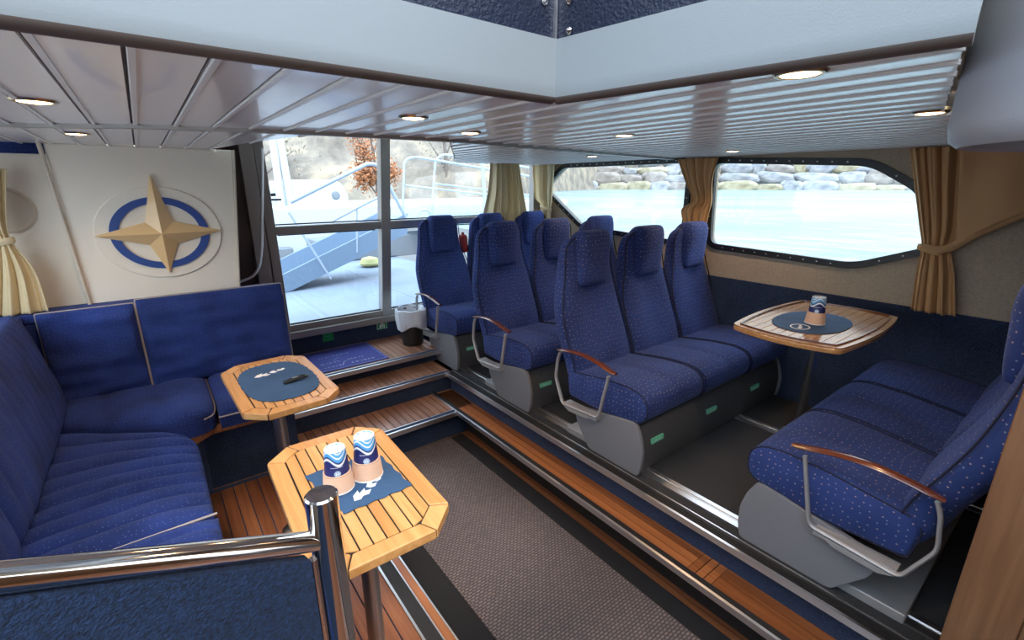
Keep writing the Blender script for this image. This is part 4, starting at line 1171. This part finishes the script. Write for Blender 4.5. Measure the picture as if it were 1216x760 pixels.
# ================================================================ OUTSIDE
g = Geo(); g.box((-6, YW + .08, -1.12), (2.9, 7.4, -1.04)); 
for x in (.2, 1.05, 1.9): g.box((x, YW + .08, -1.04), (x + .012, 7.4, -1.037))
struct('floor_outside', g, ['deck_paint'], 'pale painted foredeck outside the front window')
g = Geo()
g.add([(XW + .08, -60, -.52), (260, -60, -.52), (260, 260, -.52), (XW + .08, 260, -.52)], [(0, 1, 2, 3)])
g.add([(-120, 7.5, -1.3), (XW + .08, 7.5, -1.3), (XW + .08, 260, -.66), (-120, 260, -.66)], [(0, 1, 2, 3)])
o = struct('water_surface', g, ['sea_water'], 'pale bright sea beyond the side windows')

# hillside across the water
def hill():
    g = Geo(); vs = []; na, nb = 130, 26
    for i in range(na + 1):
        a = math.radians(-42 + 172 * i / na)       # bearing from forward towards the seat side
        for j in range(nb + 1):
            t = j / nb
            D0 = 64.0
            if math.degrees(a) < 36: D0 = 17
            elif math.degrees(a) < 50: D0 = 17 + (D0 - 17) * (math.degrees(a) - 36) / 14
            D = D0 + t * (16 if D0 < 30 else 30)
            h = -.75 + t * (15 if D0 < 30 else 30)
            p = Vector((D * math.sin(a), D * math.cos(a), h))
            p += Vector((0, 0, 1)) * noise.noise(p * .35) * 1.2 * min(1, t * 3) + Vector((math.sin(a), math.cos(a), 0)) * noise.noise(p * .8) * .8
            vs.append(p)
    W = nb + 1
    g.add(vs, [(i * W + j, (i + 1) * W + j, (i + 1) * W + j + 1, i * W + j + 1) for i in range(na) for j in range(nb)])
    return g
struct('hill_outside', hill(), ['hill_ground'], 'brown grey hillside across the water', smooth=70)
# shore boulders
rock_lab = {'rock_grey': 'grey boulder in the shore wall across the water', 'rock_yellow': 'yellowish boulder in the shore wall across the water', 'rock_brown': 'brown boulder in the shore wall across the water'}
protos = {}
import bmesh as _bm
for mt in rock_lab:
    for q in range(3):
        bm = _bm.new(); _bm.ops.create_icosphere(bm, subdivisions=3, radius=1)
        for v in bm.verts:
            c = v.co.copy(); n_ = noise.noise(c * 1.3 + Vector((q * 7, 3, 1))) * .35
            v.co = c * (1 + n_); v.co.x = max(-.85, min(.85, v.co.x)); v.co.z = max(-.8, min(.75, v.co.z))
        g = Geo(); g.add([v.co.copy() for v in bm.verts], [tuple(v.index for v in f.verts) for f in bm.faces]); bm.free()
        me_o = mesh_obj('shore_boulder', g, mt, smooth=50); protos[(mt, q)] = me_o
used = set(); rnd = random.Random(3)
bearing = 46.0
for rowi in range(5):
    b = 46.0 + rowi * .7
    while b < 84:
        w = rnd.uniform(.7, 2.0) * (1.25 if rowi == 1 else 1)
        D = 56 + rowi * 1.7
        dx = w * 1.72 / D * 57.3
        mt = rnd.choice(['rock_grey', 'rock_grey', 'rock_brown', 'rock_yellow']); q = rnd.randrange(3)
        if (mt, q) in used: o = protos[(mt, q)].copy(); COL.objects.link(o)
        else: o = protos[(mt, q)]; used.add((mt, q))
        a = math.radians(b + dx / 2)
        hh = rnd.uniform(.55, .95)
        o.location = (D * math.sin(a), D * math.cos(a), Z0 - .75 + rowi * 1.0 + hh * .5); o.scale = (w * .45, w * .97, hh); o.rotation_euler = (rnd.uniform(-.1, .1), rnd.uniform(-.1, .1), -a + PI / 2 + rnd.uniform(-.12, .12))
        tag(o, rock_lab[mt], 'boulder', rock_lab[mt].replace('boulder', 'boulders'))
        b += dx
for k, o in protos.items():
    if k not in used: bpy.data.objects.remove(o)

# second boat alongside, ahead of the window
YB = 8.2
def B(u, v, y=YB): return ony(u, v, y)
T = Thing('white_motor_boat', 'white boat with rounded wheelhouse moored ahead of the window', 'boat', (2.0, YB, -1.3))
tl, tr_ = B(300, 246), B(640, 236)
g = Geo(); g.prismx([(YB, -1.9), (YB - .25, tl.z), (YB + 2.4, tl.z), (YB + 2.2, -1.9)], -2.5, 7.8)
T.add('hull', g, 'boat_white', bevel=.05, seg=3)
# rounded wheelhouse
a, b = B(345, 250), B(421, 250); tp = B(385, 213).z; g = Geo(); R = []
prof = rounded([(a.x - .3, tl.z - .1), (a.x - .25, tp - .05), (a.x + .3, tp), ((a.x + b.x) / 2 + .2, tp), (b.x - .12, tp - .03), (b.x, tp - .22), (b.x, tl.z - .1)], .25, 6)
g.prismy(prof, YB + .2, YB + 1.6); T.add('wheelhouse', g, 'boat_white', bevel=.06, seg=3)
pr = B(399, 232, YB + .18); g = Geo().lathe([(.07, -.02), (.07, .0), (.05, .02), (.002, .022)], pr, n=20, M=Matrix.Rotation(PI / 2, 3, 'X')); T.add('porthole', g, 'boat_grey')
g = Geo(); g.tube([B(323, 160), B(337, 262)], .055, 12); g.tube([B(331, 160), B(349, 262)], .060, 12)
T.add('mast', g, 'boat_white')
g = Geo(); s0, s1 = B(318, 292), B(341, 305)
g.box((s0.x, YB - .5, s1.z), (s1.x, YB - .28, s0.z)); T.add('locker', g, 'boat_grey', bevel=.02)
g = Geo(); s0, s1 = B(314, 316), B(352, 330)
g.box((s0.x - .3, YB - 1.0, s1.z - .2), (s1.x, YB - .25, s0.z)); T.add('bench', g, 'boat_white', bevel=.02)
# bow railings
def rail(label, pts, y, r=.022, mids=()):
    P_ = [ony(u, v, y) for u, v in pts]; T = Thing('bow_railing', label, 'railing', P_[0])
    T.add('top_rail', Geo().tube(smoothpath(P_, .22, 6), r, 10), 'rail_paint')
    for a_, b_ in mids: T.add('middle_rail', Geo().tube([ony(*a_, y), ony(*b_, y)], r * .8, 8), 'rail_paint')
    return T
rail('white bow railing right of the window post, lower of the pair', [(478, 262), (480, 190), (492, 186), (640, 211)], 7.0, .019, [((481, 220), (640, 238))])
rail('white bow railing right of the window post, upper of the pair', [(512, 262), (517, 190), (526, 183), (640, 201)], 7.3, .019, [((516, 218), (640, 233))])
T = Thing('railing_stanchion', 'single upright rail post beside the front window curtain', 'post', ony(576, 262, 6.6)); T.add('tube', Geo().tube([ony(572, 178, 6.6), ony(577, 262, 6.6)], .03, 10), 'rail_paint')
single('mooring_hoop', 'small white hoop behind the first backrest of the last row', 'hoop', Geo().tube(smoothpath([ony(494, 264, 6.8), ony(496, 250, 6.8), ony(510, 249, 6.8), ony(514, 264, 6.8)], .2, 6), .018, 8), 'rail_paint', ony(494, 264, 6.8))
# gangway
YG = 5.0
T = Thing('gangway', 'pale blue sloping gangway with handrails across the foredeck', 'gangway', (1.0, YG, -1.04))
def G(u, v, y=YG): return ony(u, v, y)
lo0, lo1, up0, up1 = G(347, 363), G(484, 277.5), G(322, 352), G(484, 253)
lo0.z = -1.035
for yy in (YG, YG + .7):
    g = Geo(); g.prismy([(lo0.x, lo0.z), (lo1.x, lo1.z), (up1.x, up1.z), (up0.x + .02, -.90), (up0.x, -1.035)], yy, yy + .03); T.add('side_board', g, 'ramp_blue', bevel=.004)
g = Geo(); dz = .03
g.add([(lo0.x, YG + .03, lo0.z + dz), (lo1.x, YG + .03, lo1.z + dz), (lo1.x, YG + .7, lo1.z + dz), (lo0.x, YG + .7, lo0.z + dz), (lo0.x, YG + .03, lo0.z), (lo1.x, YG + .03, lo1.z), (lo1.x, YG + .7, lo1.z), (lo0.x, YG + .7, lo0.z)],
      [(0, 1, 2, 3), (4, 7, 6, 5), (0, 4, 5, 1), (2, 6, 7, 3), (1, 5, 6, 2), (0, 3, 7, 4)]); T.add('walkway', g, 'ramp_blue')
T.add('handrail', Geo().tube(smoothpath([G(345, 240), G(437, 194), G(449, 196), G(484, 262)], .12, 6), .020, 10), 'rail_paint')
T.add('handrail', Geo().tube([G(392, 264), G(424, 247), G(462, 228)], .014, 10), 'rail_paint')
T.add('stay', Geo().tube([G(343, 252), G(393, 331)], .012, 8), 'rail_paint')
T.add('stanchion', Geo().tube([G(424, 247), G(424, 300)], .010, 8), 'rail_paint')
# deck clutter and wiper
g = Geo(); a = ony(440, 318, 6.0)
g.lathe([(.02, 0), (.12, .02), (.14, .05), (.10, .11), (.03, .13)], (a.x, 6.0, -1.04), n=20)
single('coiled_rope', 'pale yellow coil of rope behind the gangway', 'rope', g, 'yellow_gear', (a.x, 6.0, -1.04))
g = Geo(); a = ony(400, 345, 6.9); g.box((a.x - .3, 6.6, -1.04), (a.x + 1.6, 7.1, -.72))
single('deck_locker', 'low grey locker standing behind the gangway', 'locker', g, 'boat_grey', (a.x, 6.8, -1.04), bevel=.03)
w0, w1, w2 = ony(312, 232, 3.62), ony(327, 231, 3.62), ony(334, 237, 3.62)
T = Thing('window_wiper', 'black wiper arm outside the left edge of the front window', 'wiper', w0)
T.add('arm', Geo().tube([w0, w1], .010, 8), 'wiper_black'); T.add('blade', Geo().tube([w0 - Vector((0, 0, .03)), w2], .007, 8), 'wiper_black')

# autumn trees on the bank
def tree(name, label, base, h, spread, leafmat, n, seed, sz=.16, cat='tree', low=.2):
    T = Thing(name, label, cat, base, 'trees on the bank'); r = random.Random(seed); base = Vector(base)
    g = Geo(); g.tube([base, base + Vector((.05, 0, h * .4)), base + Vector((-.05, .1, h * .8))], [.10 * h / 4, .06 * h / 4, .02], 8)
    tips = []
    for k in range(9):
        z = h * r.uniform(.2, .7); a = r.uniform(0, 2 * PI); L = spread * r.uniform(.5, 1)
        p0 = base + Vector((0, 0, z)); p1 = p0 + Vector((L * math.cos(a), L * math.sin(a), h * r.uniform(.1, .3))); tips += [p0.lerp(p1, .6), p1]
        g.tube([p0, p0.lerp(p1, .5) + Vector((0, 0, .05)), p1], [.03, .018, .008], 6)
    T.add('trunk', g, 'tree_bark')
    g = Geo()
    for k in range(n):
        c = r.choice(tips) + Vector((r.gauss(0, .28), r.gauss(0, .28), r.gauss(0, .26))) * spread
        a = Vector((r.uniform(-1, 1), r.uniform(-1, 1), r.uniform(-1, 1))).normalized(); b_ = a.orthogonal().normalized(); s = sz * r.uniform(.5, 1.2)
        g.add([c - a * s, c + b_ * s * .5, c + a * s, c - b_ * s * .5], [(0, 1, 2, 3)])
    T.add('foliage', g, leafmat, smooth=0)
pb = ony(448, 236, 13.0); tree('autumn_tree', 'orange-leaved autumn tree behind the gangway handrail', (pb.x, 13.0, -.9), 3.0, .50, 'autumn_leaf', 2600, 1, .06)
pb = ony(380, 236, 15.0); tree('bare_tree', 'dry brown tree on the bank above the wheelhouse', (pb.x - 1.2, 16.5, -.9), 5.2, 1.5, 'dry_leaf', 900, 2, .06)
pb = ony(530, 236, 15.5); tree('bare_tree', 'dry brown tree on the bank above the bow railings', (pb.x, 15.5, -.9), 4.6, 1.3, 'dry_leaf', 900, 3, .06)

# ================================================================ LIGHT, WORLD, CAMERA
w = bpy.data.worlds.new('sky'); SC.world = w; w.use_nodes = True; nt = w.node_tree; bg = nt.nodes['Background']
tc = N(nt, 'ShaderNodeTexCoord'); sp = N(nt, 'ShaderNodeSeparateXYZ'); nt.links.new(tc.outputs['Generated'], sp.inputs[0])
r = N(nt, 'ShaderNodeValToRGB'); e = r.color_ramp.elements
e[0].position = .0; e[0].color = (.30, .32, .34, 1); e[1].position = 1; e[1].color = (.58, .78, 1, 1)
k = e.new(.49); k.color = (.34, .36, .38, 1); k = e.new(.52); k.color = (.92, .97, 1, 1)
ma = N(nt, 'ShaderNodeMath', operation='MULTIPLY_ADD'); ma.inputs[1].default_value = .5; ma.inputs[2].default_value = .5
nt.links.new(sp.outputs[2], ma.inputs[0]); nt.links.new(ma.outputs[0], r.inputs['Fac']); nt.links.new(r.outputs['Color'], bg.inputs['Color'])
bg.inputs['Strength'].default_value = 2.6
s = bpy.data.lights.new('sun', 'SUN'); s.energy = 1.0; s.angle = .12; s.color = (1, .95, .88)
so = bpy.data.objects.new('sun', s); COL.objects.link(so); so.rotation_euler = (math.radians(38), math.radians(-12), 0)

cd = bpy.data.cameras.new('camera'); cam = bpy.data.objects.new('camera', cd); COL.objects.link(cam)
cd.sensor_width = 36; cd.lens = 36 * FL / 1216; cd.clip_start = .02; cd.clip_end = 600
right = Vector((EX.x, EY.x, EZ.x)); down = Vector((EX.y, EY.y, EZ.y)); fwd = Vector((EX.z, EY.z, EZ.z))
M = Matrix((right, -down, -fwd)).transposed().to_4x4(); M.translation = Vector((0, 0, Z0)); cam.matrix_world = M
SC.camera = cam
SC.view_settings.view_transform = 'Standard'; SC.view_settings.look = 'None'; SC.view_settings.gamma = 1; SC.view_settings.use_curve_mapping = False
SC.view_settings.exposure = 1.05
SC.cycles.use_denoising = True
SC.cycles.max_bounces = 8; SC.cycles.diffuse_bounces = 5; SC.cycles.glossy_bounces = 4; SC.cycles.transparent_max_bounces = 12
SC.cycles.sample_clamp_indirect = 6
